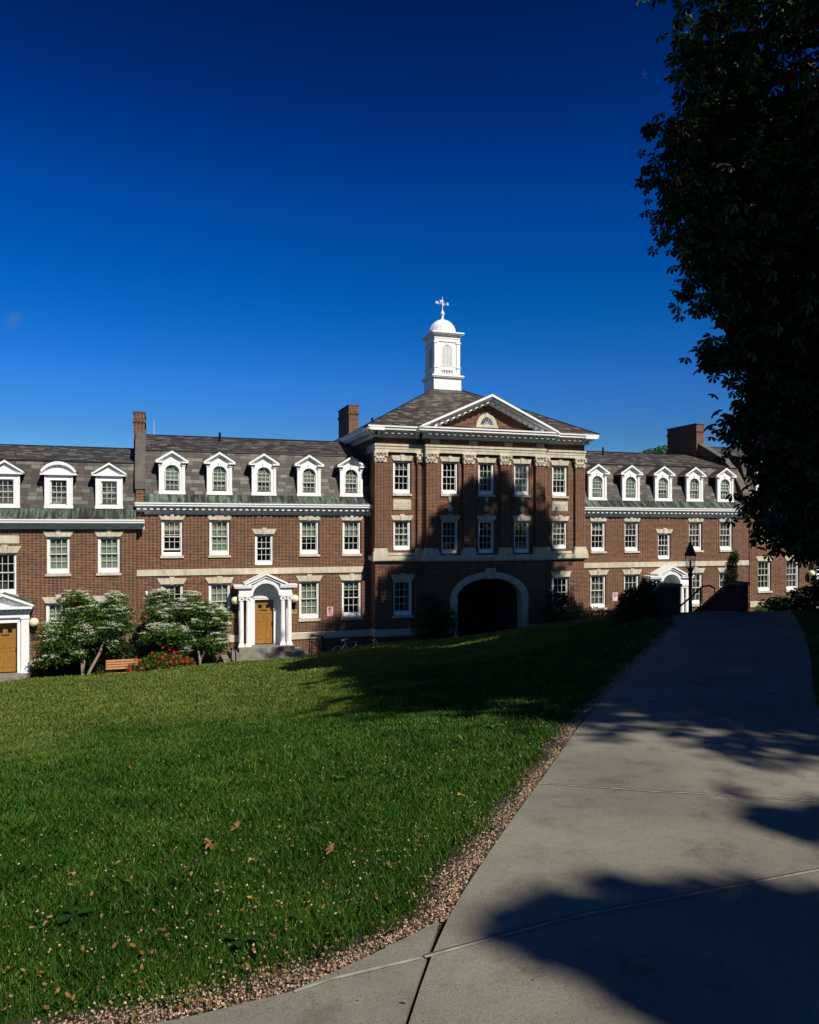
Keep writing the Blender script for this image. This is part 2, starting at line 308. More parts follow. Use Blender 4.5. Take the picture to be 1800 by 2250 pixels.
M['darkleaf'] = mat_leaf('deep_green_leaf', (0.010, 0.045, 0.006), (0.016, 0.06, 0.008), 0.3, 0.75, spec=0.1)
M['bark'] = mat_flat('bark', (0.09, 0.07, 0.05), 0.95, var=0.4, scale=25)
M['palebark'] = mat_flat('pale_bark', (0.26, 0.20, 0.14), 0.9, var=0.3, scale=25)
M['panicle'] = mat_leaf('chestnut_flower', (0.22, 0.16, 0.13), (0.3, 0.2, 0.18), 0.2, 0.8)
M['benchwood'] = mat_flat('bench_wood', (0.50, 0.23, 0.10), 0.6, var=0.15, scale=9)

# ------------------------------------------------------------------ ground heights
AZT = [(-28.88, 37.69, -4.49), (-10.04, 33.31, -4.3), (-8.43, 33.16, -4.23), (-1.47, 32.81, -4.22), (3.23, 32.85, -4.04), (9.47, 33.05, -3.93),
       (15.95, 32.76, -3.33), (21.78, 31.77, -2.93), (24.86, 29.76, -2.34), (28.57, 27.33, -1.69), (31.86, 24.72, -1.16), (35.08, 22.61, -0.82),
       (38.17, 21.12, -0.57), (42.6, 22.14, -0.58), (46.74, 23.78, -0.61), (63.95, 37.11, -0.99)]
AZA = np.array(AZT)
def zb_np(X): return np.interp(X, [-6, -1.5, 0, 8, 12, 30, 34], [-5.03, -4.95, -4.65, -4.6, -4.4, -4.4, -3.9])
def hz(X, Y):
    X = np.asarray(X, float); Y = np.asarray(Y, float)
    r = np.hypot(X, Y); az = np.degrees(np.arctan2(X, Y))
    rc = np.interp(az, AZA[:, 0], AZA[:, 1]); zc = np.interp(az, AZA[:, 0], AZA[:, 2])
    k = np.clip((np.abs(az) - 70) / 60, 0, 1); k = k * k * (3 - 2 * k)
    rc = rc * (1 - k) + 40 * k; zc = zc * (1 - k) - 0.3 * k
    w = np.clip((r - 2.5) / 11, 0, 1); w = w * w * (3 - 2 * w)
    inner = -r * (0.03 * (1 - k) * (1 - w) + (-zc / rc) * w)
    d = np.maximum(r - rc, 0)
    drop = zc - 0.9 * np.minimum(d, 2.9) - 0.12 * np.maximum(d - 2.9, 0)
    outer = np.maximum(drop, np.minimum(zb_np(X), zc)) * (1 - k) + zc * k
    return np.where(r < rc, inner, outer)
def H(x, y): return float(hz(x, y))

def build_ground():
    az = np.concatenate([np.linspace(-180, -35, 60, endpoint=False), np.linspace(-35, 65, 200, endpoint=False), np.linspace(65, 180, 40, endpoint=False)])
    rr = np.concatenate([[0.3], np.linspace(0.8, 14, 40), np.linspace(14.5, 36, 90), np.linspace(36.5, 50, 20), [60, 80, 120, 200, 400, 900]])
    A, RR = np.meshgrid(np.radians(az), rr, indexing='ij')
    X = RR * np.sin(A); Y = RR * np.cos(A); Z = hz(X, Y)
    n, m = X.shape; V = np.stack([X, Y, Z], -1).reshape(-1, 3)
    F = []
    for i in range(n):
        i2 = (i + 1) % n
        for j in range(m - 1): F.append((i * m + j, i * m + j + 1, i2 * m + j + 1, i2 * m + j))
    F.append(tuple(i * m for i in range(n)))
    me = bpy.data.meshes.new('ground'); me.from_pydata(V.tolist(), [], F); me.materials.append(M['lawn'])
    bm = bmesh.new(); bm.from_mesh(me)
    bmesh.ops.recalc_face_normals(bm, faces=bm.faces)
    if sum(f.normal.z for f in bm.faces) < 0: bmesh.ops.reverse_faces(bm, faces=bm.faces)
    bm.to_mesh(me); bm.free()
    me.polygons.foreach_set("use_smooth", [True] * len(me.polygons))
    tag(link_mesh('ground', me), kind='structure')
build_ground()

def resample(P, n):
    P = np.array(P, float); d = np.r_[0, np.cumsum(np.hypot(*np.diff(P, axis=0).T))]
    t = np.linspace(0, d[-1], n); return np.stack([np.interp(t, d, P[:, 0]), np.interp(t, d, P[:, 1])], 1)
def smoothc(P, n):
    Q = resample(P, n)
    for _ in range(3): Q[1:-1] = (Q[:-2] + 2 * Q[1:-1] + Q[2:]) / 4
    return Q
LEFT = [(-0.9, -0.4), (0.15, 1.25), (0.82, 2.45), (1.15, 3.03), (1.51, 3.47), (1.93, 4.01), (2.5, 4.70), (3.65, 6.14), (5.63, 8.45), (7.93, 10.92), (10.6, 13.6), (12.5, 15.98)]
RIGHT = [(5.6, -1.0), (5.3, 2.0), (5.25, 4.0), (6.18, 5.82), (7.64, 7.29), (9.7, 9.3), (11.76, 11.39), (14.42, 14.22), (16.0, 15.98)]
BR_T = [(-6, 3.3), (-2, 2.78), (0.15, 2.67), (0.42, 2.70), (0.56, 2.75), (0.76, 2.84), (0.91, 2.93), (1.138, 3.035)]
BR_B = [(-6, 0.9), (-2, 0.4), (-0.9, -0.38), (-0.5, 0.2), (0.138, 1.258), (0.4, 1.72), (0.6, 2.07), (0.808, 2.458)]
def sheet(name, A, B, n, m, mat, zo=0.03):
    a = smoothc(A, n) if n > 20 else resample(A, n); b = smoothc(B, n) if n > 20 else resample(B, n)
    mb = MB(); idx = []
    P = np.stack([a + (b - a) * k / m for k in range(m + 1)], 1)
    Z = hz(P[..., 0], P[..., 1]) + zo
    V = []; F = []
    for i in range(n):
        for k in range(m + 1): V.append((P[i, k, 0], P[i, k, 1], Z[i, k]))
    for i in range(n - 1):
        for k in range(m):
            F.append((i * (m + 1) + k, i * (m + 1) + k + 1, (i + 1) * (m + 1) + k + 1, (i + 1) * (m + 1) + k))
    mb.idx(V, F)
    for e in (0, m):
        for i in range(n - 1):
            p, q = V[i * (m + 1) + e], V[(i + 1) * (m + 1) + e]
            mb.face([p, q, (q[0], q[1], q[2] - 0.2), (p[0], p[1], p[2] - 0.2)])
    for i in (0, n - 1):
        for k in range(m):
            p, q = V[i * (m + 1) + k], V[i * (m + 1) + k + 1]
            mb.face([p, q, (q[0], q[1], q[2] - 0.2), (p[0], p[1], p[2] - 0.2)])
    o = mb.build(name, mat, smooth=False); return tag(o, kind='structure')
sheet('path', LEFT, RIGHT, 80, 14, M['concrete'])
sheet('path', BR_T, BR_B, 20, 10, M['concrete'], 0.028)
def ribbon(name, pts, w, zo, mat, n=40, kind='structure'):
    p = resample(pts, n); mb = MB()
    d = np.gradient(p, axis=0); d /= np.linalg.norm(d, axis=1)[:, None]; nn = np.stack([-d[:, 1], d[:, 0]], 1)
    L = p + nn * w / 2; Rr = p - nn * w / 2
    zl = hz(L[:, 0], L[:, 1]) + zo; zr = hz(Rr[:, 0], Rr[:, 1]) + zo
    mb.idx([(L[i, 0], L[i, 1], zl[i]) for i in range(n)] + [(Rr[i, 0], Rr[i, 1], zr[i]) for i in range(n)],
           [(i, i + 1, n + i + 1, n + i) for i in range(n - 1)])
    return tag(mb.build(name, mat), kind=kind)
for J in ([(2.50, 4.70), (3.11, 4.23), (3.99, 3.75), (5.2, 3.4)], [(0.98, 2.77), (1.69, 2.88), (2.28, 2.90), (3.12, 2.94), (5.2, 2.98)],
          [(3.67, 6.13), (5.35, 5.03), (5.7, 4.95)], [(5.65, 8.44), (7.6, 7.28)], [(7.95, 10.9), (9.68, 9.32)]):
    ribbon('path_joint', J, 0.022, 0.0345, M['joint_light']); ribbon('path_joint', [(x, y + 0.005) for x, y in J], 0.006, 0.0385, M['joint_dark'])
ribbon('path_joint', [(0.46, 2.70), (0.6, 2.735), (0.78, 2.752), (0.96, 2.768)], 0.016, 0.0325, M['joint_light'])
LEFT_E = smoothc(LEFT, 80); RIGHT_E = smoothc(RIGHT, 80)
ribbon('soil', [(x - 0.07, y + 0.06) for x, y in LEFT_E[15:]], 0.2, 0.008, M['soil'], 90)
ribbon('soil', [(-6, 3.4), (-2, 2.86), (0.15, 2.75), (0.5, 2.82), (0.88, 3.0), (1.1, 3.1)], 0.2, 0.009, M['soil'])
ribbon('soil', [(x + 0.08, y - 0.06) for x, y in RIGHT_E], 0.5, 0.006, M['soil'], 90)
# asphalt walk along the building foot
def flat_walk(x0, x1, y0, y1, zo, name='pavement', mat='walk', n=40):
    mb = MB(); 
    for i in range(n):
        a = x0 + (x1 - x0) * i / n; b = x0 + (x1 - x0) * (i + 1) / n
        mb.face([(a, y0, H(a, y1) + zo), (b, y0, H(b, y1) + zo), (b, y1, H(b, y1) + zo), (a, y1, H(a, y1) + zo)])
    tag(mb.build(name, M[mat]), kind='structure')
flat_walk(-14, -4.9, 33.7, 35.8, 0.02)

# ------------------------------------------------------------------ building pieces
def wall_panel(mb, x0, x1, z0, z1, Y, holes, depth=0.24):
    xs = sorted({x0, x1, *[h[0] for h in holes], *[h[1] for h in holes]}); zs = sorted({z0, z1, *[h[2] for h in holes], *[h[3] for h in holes]})
    for a, b in zip(xs, xs[1:]):
        for c, d in zip(zs, zs[1:]):
            mx, mz = (a + b) / 2, (c + d) / 2
            if any(h[0] < mx < h[1] and h[2] < mz < h[3] for h in holes): continue
            mb.face([(a, Y, c), (b, Y, c), (b, Y, d), (a, Y, d)])
    for (a, b, c, d) in holes:
        mb.face([(a, Y, c), (a, Y, d), (a, Y + depth, d), (a, Y + depth, c)]); mb.face([(b, Y, c), (b, Y, d), (b, Y + depth, d), (b, Y + depth, c)])
        mb.face([(a, Y, d), (b, Y, d), (b, Y + depth, d), (a, Y + depth, d)]); mb.face([(a, Y, c), (b, Y, c), (b, Y + depth, c), (a, Y + depth, c)])
CACHE = {}
def cached(key, fn):
    if key not in CACHE: CACHE[key] = fn()
    return CACHE[key]
def muntins(mb, w, z0, z1, nx, nz, y, stile=0.045, mt=0.022, d=0.03, bot=None):
    bot = bot or stile
    mb.box(-w / 2, -w / 2 + stile, y, y + d, z0, z1); mb.box(w / 2 - stile, w / 2, y, y + d, z0, z1)
    mb.box(-w / 2 + stile, w / 2 - stile, y, y + d, z1 - stile, z1); mb.box(-w / 2 + stile, w / 2 - stile, y, y + d, z0, z0 + bot)
    iw = w - 2 * stile
    for i in range(1, nx): x = -iw / 2 + iw * i / nx; mb.box(x - mt / 2, x + mt / 2, y + 0.004, y + d - 0.004, z0 + bot, z1 - stile)
    for i in range(1, nz): z = z0 + bot + (z1 - stile - z0 - bot) * i / nz; mb.box(-w / 2 + stile, w / 2 - stile, y + 0.006, y + d - 0.006, z - mt / 2, z + mt / 2)
def make_window(parent, x, Y, zs, w, h, kind='shade', cov=1.0, rec=0.09, openf=0.0, sillstyle=True):
    """double hung window; zs = sill top"""
    key = (round(w, 2), round(h, 2), round(rec, 2))
    def fr():
        mb = MB(); c = 0.085
        mb.box(-w / 2, -w / 2 + c, rec, rec + 0.13, 0, h); mb.box(w / 2 - c, w / 2, rec, rec + 0.13, 0, h)
        mb.box(-w / 2 + c, w / 2 - c, rec, rec + 0.13, h - 0.07, h)
        mb.prism([(rec - 0.05, 0.0), (rec - 0.05, 0.06), (rec + 0.0, 0.15), (rec + 0.13, 0.15), (rec + 0.13, 0)], -w / 2 + c, w / 2 - c, 'x')
        return mb.mesh('window', M['white'])
    f = link_mesh('window', cached(('fr',) + key, fr), parent, (x, Y, zs))
    iw = w - 0.17; zl, zt = 0.15, h - 0.07; zm = zl + (zt - zl) * 0.5
    def s(which):
        def g():
            mb = MB()
            if which: muntins(mb, iw, zm - 0.02, zt, 3, 2, rec + 0.03)
            else: muntins(mb, iw, zl, zm + 0.02, 3, 2, rec + 0.07, bot=0.07)
            return mb.mesh('sash', M['sash'])
        return g
    link_mesh('sash', cached(('up',) + key, s(True)), f)
    link_mesh('sash', cached(('lo',) + key, s(False)), f, (0, 0, openf))
    def gl():
        mb = MB(); mb.box(-iw / 2 + 0.04, iw / 2 - 0.04, rec + 0.043, rec + 0.047, zm, zt - 0.03); mb.box(-iw / 2 + 0.04, iw / 2 - 0.04, rec + 0.083, rec + 0.087, zl + 0.03, zm); return mb.mesh('glass', M['glass'])
    link_mesh('glass', cached(('gl',) + key, gl), f)
    if kind == 'shade' and cov > 0:
        def bl():
            mb = MB(); zb = zt - (zt - zl) * cov; mb.box(-iw / 2 + 0.01, iw / 2 - 0.01, rec + 0.15, rec + 0.156, zb, zt); mb.box(-iw / 2 + 0.01, iw / 2 - 0.01, rec + 0.145, rec + 0.165, zb - 0.02, zb + 0.01); return mb.mesh('shade', M['blind'])
        link_mesh('shade', cached(('bl', cov) + key, bl), f)
    if kind == 'curtain':
        def cu():
            mb = MB(); n = 48
            for sd in (-1, 1):
                for i in range(n // 2):
                    def pt(k):
                        u = k / (n / 2); xx = sd * (iw / 2 - 0.01 - u * iw * cov * 0.5); return xx, rec + 0.19 + 0.02 * math.sin(k * 1.5)
                    a, b = pt(i), pt(i + 1); mb.face([(a[0], a[1], zl), (b[0], b[1], zl), (b[0], b[1], zt), (a[0], a[1], zt)])
            return mb.mesh('curtain', M['curtain'])
        link_mesh('curtain', cached(('cu', cov) + key, cu), f)
    return f
def lintel(parent, x, Y, z, wb, wt, h, key_h=0.06, p=0.03):
    def fn():
        mb = MB(); kw0, kw1 = 0.075, 0.12; n = 2
        for sd in (-1, 1):
            xb = [kw0 + (wb / 2 - kw0) * i / n for i in range(n + 1)]; xt = [kw1 + (wt / 2 - kw1) * i / n for i in range(n + 1)]
            for i in range(n):
                g = 0.004; poly = [(sd * (xb[i] + g), 0), (sd * (xb[i + 1] - g), 0), (sd * (xt[i + 1] - g), h), (sd * (xt[i] + g), h)]
                mb.prism(poly, -p, 0.1, 'y')
        mb.prism([(-kw0, -0.015), (kw0, -0.015), (kw1, h + key_h), (-kw1, h + key_h)], -p - 0.03, 0.1, 'y')
        mb.box(-0.035, 0.035, -p - 0.045, -p - 0.029, 0.02, h + key_h - 0.03)
        return mb.mesh('lintel', M['lime'])
    return link_mesh('lintel', cached(('lin', round(wb, 2), round(wt, 2), round(h, 2), p), fn), parent, (x, Y, z))
def sill(parent, x, Y, ztop, w, t=0.11, p=0.07):
    def fn(): mb = MB(); mb.prism([(-p, -t), (-p, -0.015), (0.12, 0.0), (0.12, -t)], -w / 2, w / 2, 'x'); return mb.mesh('window_sill', M['lime'])
    return link_mesh('window_sill', cached(('sill', round(w, 2), t), fn), parent, (x, Y, ztop))

def arch_pts(cx, zs, rx, rz, n=16, a0=180, a1=0):
    return [(cx + rx * math.cos(R(a0 + (a1 - a0) * i / n)), zs + rz * math.sin(R(a0 + (a1 - a0) * i / n))) for i in range(n + 1)]
def arch_panel(mb, x0, x1, z0, z1, hw, hz0, zs, y0, y1, rz=None, n=14):
    """solid slab x0..x1, z0..z1 with an arched hole (half width hw, bottom hz0, spring zs), thickness y0..y1"""
    rz = rz or hw
    mb.box(x0, -hw, y0, y1, z0, z1); mb.box(hw, x1, y0, y1, z0, z1)
    if hz0 > z0 + 1e-4: mb.box(-hw, hw, y0, y1, z0, hz0)
    A = arch_pts(0, zs, hw, rz, n)
    for a, b in zip(A, A[1:]): mb.prism([(a[0], a[1]), (b[0], b[1]), (b[0], z1), (a[0], z1)], y0, y1, 'y')

def gable_strip(mb, hw, z0, z1, th, y0, y1, cx=0.0):
    """raking moulding of a pediment: outer line from (+-hw,z0) to (0,z1), thickness th"""
    for sd in (-1, 1):
        mb.prism([(cx + sd * hw, z0), (cx, z1), (cx, z1 - th * 1.15), (cx + sd * hw, z0 - th)], y0, y1, 'y')

def make_dormer(style):
    """local origin at face bottom centre, y=0 front face plane, roof slope behind"""
    root = bpy.data.objects.new('dormer', None); col.objects.link(root)
    hw, he = 0.57, 1.50; slope = (0.75 / 2.08)
    ybk = lambda z: 0.05 + z * slope + 0.02
    if style == 'arch':
        c = MB(); arch_panel(c, -hw, hw, 0.12, he + 0.0, 0.32, 0.17, 1.03, 0, 0.12)
        c.box(-hw - 0.02, hw + 0.02, -0.05, 0.14, -0.0, 0.12)
        for sd in (-1, 1):  # corner pilasters, caps
            c.box(sd * 0.44, sd * hw, -0.035, -0.001, 0.121, he - 0.2); c.box(sd * 0.42, sd * (hw + 0.03), -0.06, -0.001, he - 0.2, he - 0.12); c.box(sd * 0.44, sd * hw, -0.035, -0.001, he - 0.12, he - 0.001)
        A = arch_pts(0, 1.03, 0.355, 0.355, 16); B = arch_pts(0, 1.03, 0.32, 0.32, 16)
        for i in range(16): c.prism([A[i], A[i + 1], B[i + 1], B[i]], -0.02, -0.001, 'y')
        c.prism([(-0.03, 1.33), (0.03, 1.33), (0.05, 1.52), (-0.05, 1.52)], -0.05, -0.002, 'y')
        c.prism([(-hw, he + 0.002), (hw, he + 0.002), (0, he + 0.34)], 0.02, 0.1, 'y')
        c.build('casing', M['white'], root)
        p = MB(); gable_strip(p, 0.72, he + 0.04, he + 0.5, 0.10, -0.14, 0.25); gable_strip(p, 0.66, he - 0.03, he + 0.39, 0.06, -0.07, 0.1)
        for sd in (-1, 1): p.box(sd * 0.40, sd * 0.68, -0.15, 0.05, he - 0.07, he - 0.005); p.box(sd * 0.64, sd * 0.715, -0.13, 0.7, he - 0.06, he + 0.03)
        p.build('pediment', M['white'], root)
        s = MB(); muntins(s, 0.60, 0.18, 0.66, 3, 2, 0.09, 0.035, 0.018, 0.025)
        # upper sash with interlaced tracery
        s.box(-0.30, -0.265, 0.06, 0.085, 0.64, 1.03); s.box(0.265, 0.30, 0.06, 0.085, 0.64, 1.03); s.box(-0.265, 0.265, 0.06, 0.085, 0.64, 0.675)
        for x in (-0.09, 0.09): s.box(x - 0.009, x + 0.009, 0.064, 0.082, 0.675, 1.05)
        s.box(-0.265, 0.265, 0.064, 0.082, 0.84, 0.858); s.box(-0.265, 0.265, 0.064, 0.082, 1.03, 1.048)
        for r0, r1 in ((0.32, 0.28),):
            A = arch_pts(0, 1.03, r0, r0, 16); B = arch_pts(0, 1.03, r1, r1, 16)
            for i in range(16): s.prism([A[i], A[i + 1], B[i + 1], B[i]], 0.06, 0.085, 'y')
        for cx, a0, a1 in ((-0.28 + 0.37, 180, 105), (0.28 - 0.37, 0, 75), (-0.28 + 0.19 + 0.37, 180, 140), (0.28 - 0.19 - 0.37, 0, 40)):
            pts = arch_pts(cx, 1.03, 0.37 if abs(cx) < 0.2 else 0.37, 0.37, 6, a0, a1)
            s.tube([(x, 0.072, z) for x, z in pts if (x * x + (z - 1.03) ** 2) < 0.092], 0.009, 4)
        s.build('sash', M['sash'], root)
        g = MB(); g.box(-0.29, 0.29, 0.10, 0.104, 0.2, 0.66); g.prism([(-0.31, 0.66), (0.31, 0.66)] + arch_pts(0, 1.03, 0.31, 0.31, 12, 0, 180), 0.074, 0.078, 'y'); g.build('glass', M['glass'], root)
        rf = MB(); L = 1.6
        for sd in (-1, 1):
            rf.face([(sd * 0.73, -0.15, he + 0.045), (0, -0.15, he + 0.505), (0, L, he + 0.505), (sd * 0.73, L, he + 0.045)], [(0, 0), (0, 0.86), (L, 0.86), (L, 0)])
        rf.build('dormer_roof', M['slate'], root)
    else:
        hw = 0.56; he = 1.44
        c = MB(); wx, wz0, wz1 = 0.32, 0.18, 1.22
        c.box(-hw, -wx, 0, 0.12, 0.1, he); c.box(wx, hw, 0, 0.12, 0.1, he); c.box(-wx, wx, 0, 0.12, 0.1, wz0); c.box(-wx, wx, 0, 0.12, wz1, he)
        c.box(-hw - 0.02, hw + 0.02, -0.04, 0.14, 0, 0.1)
        for (a, b, c0, d) in ((-hw, -hw + 0.05, 0.101, he), (hw - 0.05, hw, 0.101, he), (-hw, hw, he - 0.05, he + 0.0)): c.box(a, b, -0.02, -0.001, c0, d)
        for (a, b, c0, d) in ((-wx - 0.04, -wx, wz0, wz1 + 0.04), (wx, wx + 0.04, wz0, wz1 + 0.04), (-wx, wx, wz1, wz1 + 0.04)): c.box(a, b, -0.03, -0.0015, c0, d)
        c.build('casing', M['white'], root)
        p = MB()
        if style == 'tri':
            gable_strip(p, 0.72, he + 0.13, he + 0.60, 0.09, -0.15, 0.3); p.box(-0.70, 0.70, -0.12, 0.3, he + 0.001, he + 0.07)
            p.prism([(-0.6, he + 0.07), (0.6, he + 0.07), (0, he + 0.46)], -0.02, 0.2, 'y')
        else:
            A = arch_pts(0, he - 0.33, 0.86, 0.92, 16, 147, 33); B = arch_pts(0, he - 0.38, 0.80, 0.83, 16, 144, 36)
            for i in range(16): p.prism([A[i], A[i + 1], B[i + 1], B[i]], -0.15, 0.3, 'y')
            p.box(-0.73, 0.73, -0.12, 0.3, he + 0.001, he + 0.08)
            p.prism([(-0.66, he + 0.08), (0.66, he + 0.08)] + arch_pts(0, he - 0.38, 0.8, 0.83, 12, 40, 140), -0.02, 0.2, 'y')
        p.build('pediment', M['white'], root)
        s = MB(); muntins(s, 0.64, 0.18, 0.72, 3, 2, 0.09, 0.035, 0.018, 0.025); muntins(s, 0.64, 0.69, 1.22, 3, 2, 0.06, 0.035, 0.018, 0.025); s.build('sash', M['sash'], root)
        g = MB(); g.box(-0.3, 0.3, 0.10, 0.104, 0.2, 0.7); g.box(-0.3, 0.3, 0.07, 0.074, 0.7, 1.2); g.build('glass', M['glass'], root)
        rf = MB(); L = 1.6
        if style == 'tri':
            for sd in (-1, 1): rf.face([(sd * 0.73, -0.16, he + 0.135), (0, -0.16, he + 0.605), (0, L, he + 0.605), (sd * 0.73, L, he + 0.135)], [(0, 0), (0, 0.86), (L, 0.86), (L, 0)])
        else:
            A = arch_pts(0, he - 0.325, 0.865, 0.925, 12, 148, 32)
            for a, b in zip(A, A[1:]): rf.face([(a[0], -0.16, a[1]), (b[0], -0.16, b[1]), (b[0], L, b[1]), (a[0], L, a[1])], [(a[0], 0), (b[0], 0), (b[0], L), (a[0], L)])
        rf.build('dormer_roof', M['slate'] if style == 'tri' else M['copper'], root)
    for sd in (-1, 1):
        ck = MB(); ck.face([(sd * (hw - 0.01), 0.121, 0.0), (sd * (hw - 0.01), 0.121, he + 0.03), (sd * (hw - 0.01), 1.0, he + 0.03), (sd * (hw - 0.01), 0.16, 0.0)], [(0, 0), (0, he), (1, he), (0.1, 0)]); ck.build('dormer_cheek', M['slate'], root)
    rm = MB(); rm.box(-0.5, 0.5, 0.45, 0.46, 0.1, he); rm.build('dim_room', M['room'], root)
    return root
DORM = {}
def place_dormer(style, parent, x, y, z, shade=0.0):
    if style not in DORM:
        DORM[style] = make_dormer(style); o = DORM[style]
    else: o = copy_tree(DORM[style])
    o.parent = parent; o.location = (x, y, z)
    if shade > 0:
        top = 1.33 if style == 'arch' else 1.2
        def bl(): m_ = MB(); m_.box(-0.29, 0.29, 0.125, 0.13, top - (top - 0.2) * shade, top); return m_.mesh('shade', M['blind'])
        link_mesh('shade', cached(('ds', style, shade), bl), o)
    return o

def cornice(parent, x0, x1, Y, zt, dent=True, name='cornice', ret=(0, 0)):
    """profile along X; zt = top, projects .48"""
    mb = MB(); pr = [(Y + 0.02, zt - 0.52), (Y - 0.05, zt - 0.52), (Y - 0.06, zt - 0.40), (Y - 0.13, zt - 0.38), (Y - 0.13, zt - 0.20), (Y - 0.36, zt - 0.19), (Y - 0.36, zt - 0.165), (Y - 0.43, zt - 0.155), (Y - 0.435, zt - 0.07), (Y - 0.47, zt - 0.06), (Y - 0.47, zt), (Y + 0.02, zt)]
    if not dent: pr = [(Y + 0.02, zt - 0.42), (Y - 0.05, zt - 0.42), (Y - 0.07, zt - 0.30), (Y - 0.16, zt - 0.21), (Y - 0.34, zt - 0.2), (Y - 0.36, zt - 0.165), (Y - 0.43, zt - 0.155), (Y - 0.435, zt - 0.07), (Y - 0.47, zt - 0.06), (Y - 0.47, zt), (Y + 0.02, zt)]
    mb.prism(pr, x0, x1, 'x')
    o = mb.build(name, M['white'], parent)
    d = MB(); step, wd = (0.28, 0.14) if dent else (0.12, 0.07); n = int((x1 - x0 - 0.1) / step)
    for i in range(n + 1):
        xx = x0 + 0.08 + i * step
        if dent: d.box(xx, xx + wd, Y - 0.32, Y - 0.132, zt - 0.315, zt - 0.192)
        else: d.box(xx, xx + wd, Y - 0.12, Y - 0.06, zt - 0.37, zt - 0.31)
    d.build('dentils', M['white'], o)
    return o

def mansard(parent, x0, x1, Y, z0, zskirt, zbrk, zridge, ridge_dy=4.5):
    """copper skirt z0..zskirt, steep slate to zbrk, shallow slate to the ridge, plain slope behind"""
    ys = Y + 0.10; yb = ys + (zbrk - zskirt) * 0.36; yr = Y + ridge_dy
    c = MB(); c.prism([(Y - 0.42, z0), (Y - 0.40, z0 + 0.05), (Y - 0.25, z0 + 0.09), (ys, zskirt), (ys + 0.3, zskirt), (ys + 0.3, z0)], x0, x1, 'x')
    xx = x0 + 0.2
    while xx < x1: c.prism([(Y - 0.26, z0 + 0.095), (Y - 0.26, z0 + 0.12), (ys - 0.002, zskirt + 0.02), (ys, zskirt)], xx, xx + 0.02, 'x'); xx += 0.45
    c.build('copper_flashing', M['copper'], parent)
    r = MB(); l1 = math.hypot(yb - ys, zbrk - zskirt); l2 = math.hypot(yr - yb, zridge - zbrk)
    r.face([(x0, ys, zskirt), (x1, ys, zskirt), (x1, yb, zbrk), (x0, yb, zbrk)], [(x0, 0), (x1, 0), (x1, l1), (x0, l1)])
    r.face([(x0, yb - 0.04, zbrk - 0.01), (x1, yb - 0.04, zbrk - 0.01), (x1, yr, zridge), (x0, yr, zridge)], [(x0, l1), (x1, l1), (x1, l1 + l2), (x0, l1 + l2)])
    r.face([(x0, yr, zridge), (x1, yr, zridge), (x1, yr + 4.6, z0), (x0, yr + 4.6, z0)], [(x0, 0), (x1, 0), (x1, 5), (x0, 5)])
    for x in (x0, x1): r.face([(x, ys, zskirt), (x, yb, zbrk), (x, yr, zridge), (x, yr + 4.6, z0), (x, ys, z0)])
    r.build('mansard_roof', M['slate'], parent, recalc=False)
    k = MB(); k.prism([(yr - 0.09, zridge - 0.03), (yr, zridge + 0.03), (yr + 0.09, zridge - 0.03)], x0, x1, 'x'); k.prism([(yb - 0.06, zbrk - 0.03), (yb - 0.05, zbrk + 0.015), (yb + 0.05, zbrk + 0.03), (yb + 0.05, zbrk)], x0, x1, 'x')
    k.build('ridge_flashing', M['iron'], parent)

def party_wall(parent, x0, x1, Y, prof, name='party_wall'):
    """brick wall between two roofs with a stone coping; prof = list of (Y,z) of the coping top, front to back"""
    mb = MB(); mb.prism([(prof[0][0], 2.3)] + [(y, z - 0.09) for y, z in prof] + [(prof[-1][0], 2.3)], x0 + 0.04, x1 - 0.04, 'x'); o = mb.build(name, M['brick'], parent)
    c = MB()
    for (ya, za), (yb, zb) in zip(prof, prof[1:]): c.prism([(ya, za - 0.09), (ya, za), (yb, zb), (yb, zb - 0.09)], x0, x1, 'x')
    c.box(x0 + 0.01, x1 - 0.01, prof[0][0] - 0.05, prof[0][0] + 0.3, prof[0][1] - 0.35, prof[0][1] - 0.06)
    c.build('coping', M['coping'], o); return o

def chimney(parent, x0, x1, y0, y1, z0, z1):
    mb = MB(); mb.box(x0, x1, y0, y1, z0, z1 - 0.07); e = 0.05
    mb.box(x0 - e, x1 + e, y0 - e, y1 + e, z1 - 0.52, z1 - 0.40); mb.box(x0 - e / 2, x1 + e / 2, y0 - e / 2, y1 + e / 2, z1 - 0.58, z1 - 0.522)
    o = mb.build('chimney', M['brick_lintel'], parent)
    c = MB(); c.box(x0 - 0.04, x1 + 0.04, y0 - 0.04, y1 + 0.04, z1 - 0.068, z1); c.build('chimney_cap', M['coping'], o); return o

def body(parent, x0, x1, Y, z0, z1, depth, holes, mat='brick'):
    mb = MB(); wall_panel(mb, x0, x1, z0, z1, Y, holes)
    mb.face([(x0, Y, z0), (x0, Y, z1), (x0, Y + depth, z1), (x0, Y + depth, z0)]); mb.face([(x1, Y, z0), (x1, Y, z1), (x1, Y + depth, z1), (x1, Y + depth, z0)])
    mb.face([(x0, Y + depth, z0), (x1, Y + depth, z0), (x1, Y + depth, z1), (x0, Y + depth, z1)])
    return mb.build('wall', M[mat], parent, recalc=False)
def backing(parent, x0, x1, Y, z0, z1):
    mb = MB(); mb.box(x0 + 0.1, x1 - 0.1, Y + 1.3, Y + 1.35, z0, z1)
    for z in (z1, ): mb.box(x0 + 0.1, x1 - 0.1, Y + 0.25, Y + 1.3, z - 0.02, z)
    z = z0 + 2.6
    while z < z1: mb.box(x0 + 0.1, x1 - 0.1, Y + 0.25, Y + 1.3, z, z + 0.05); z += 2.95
    mb.build('inner_room', M['room'], parent)

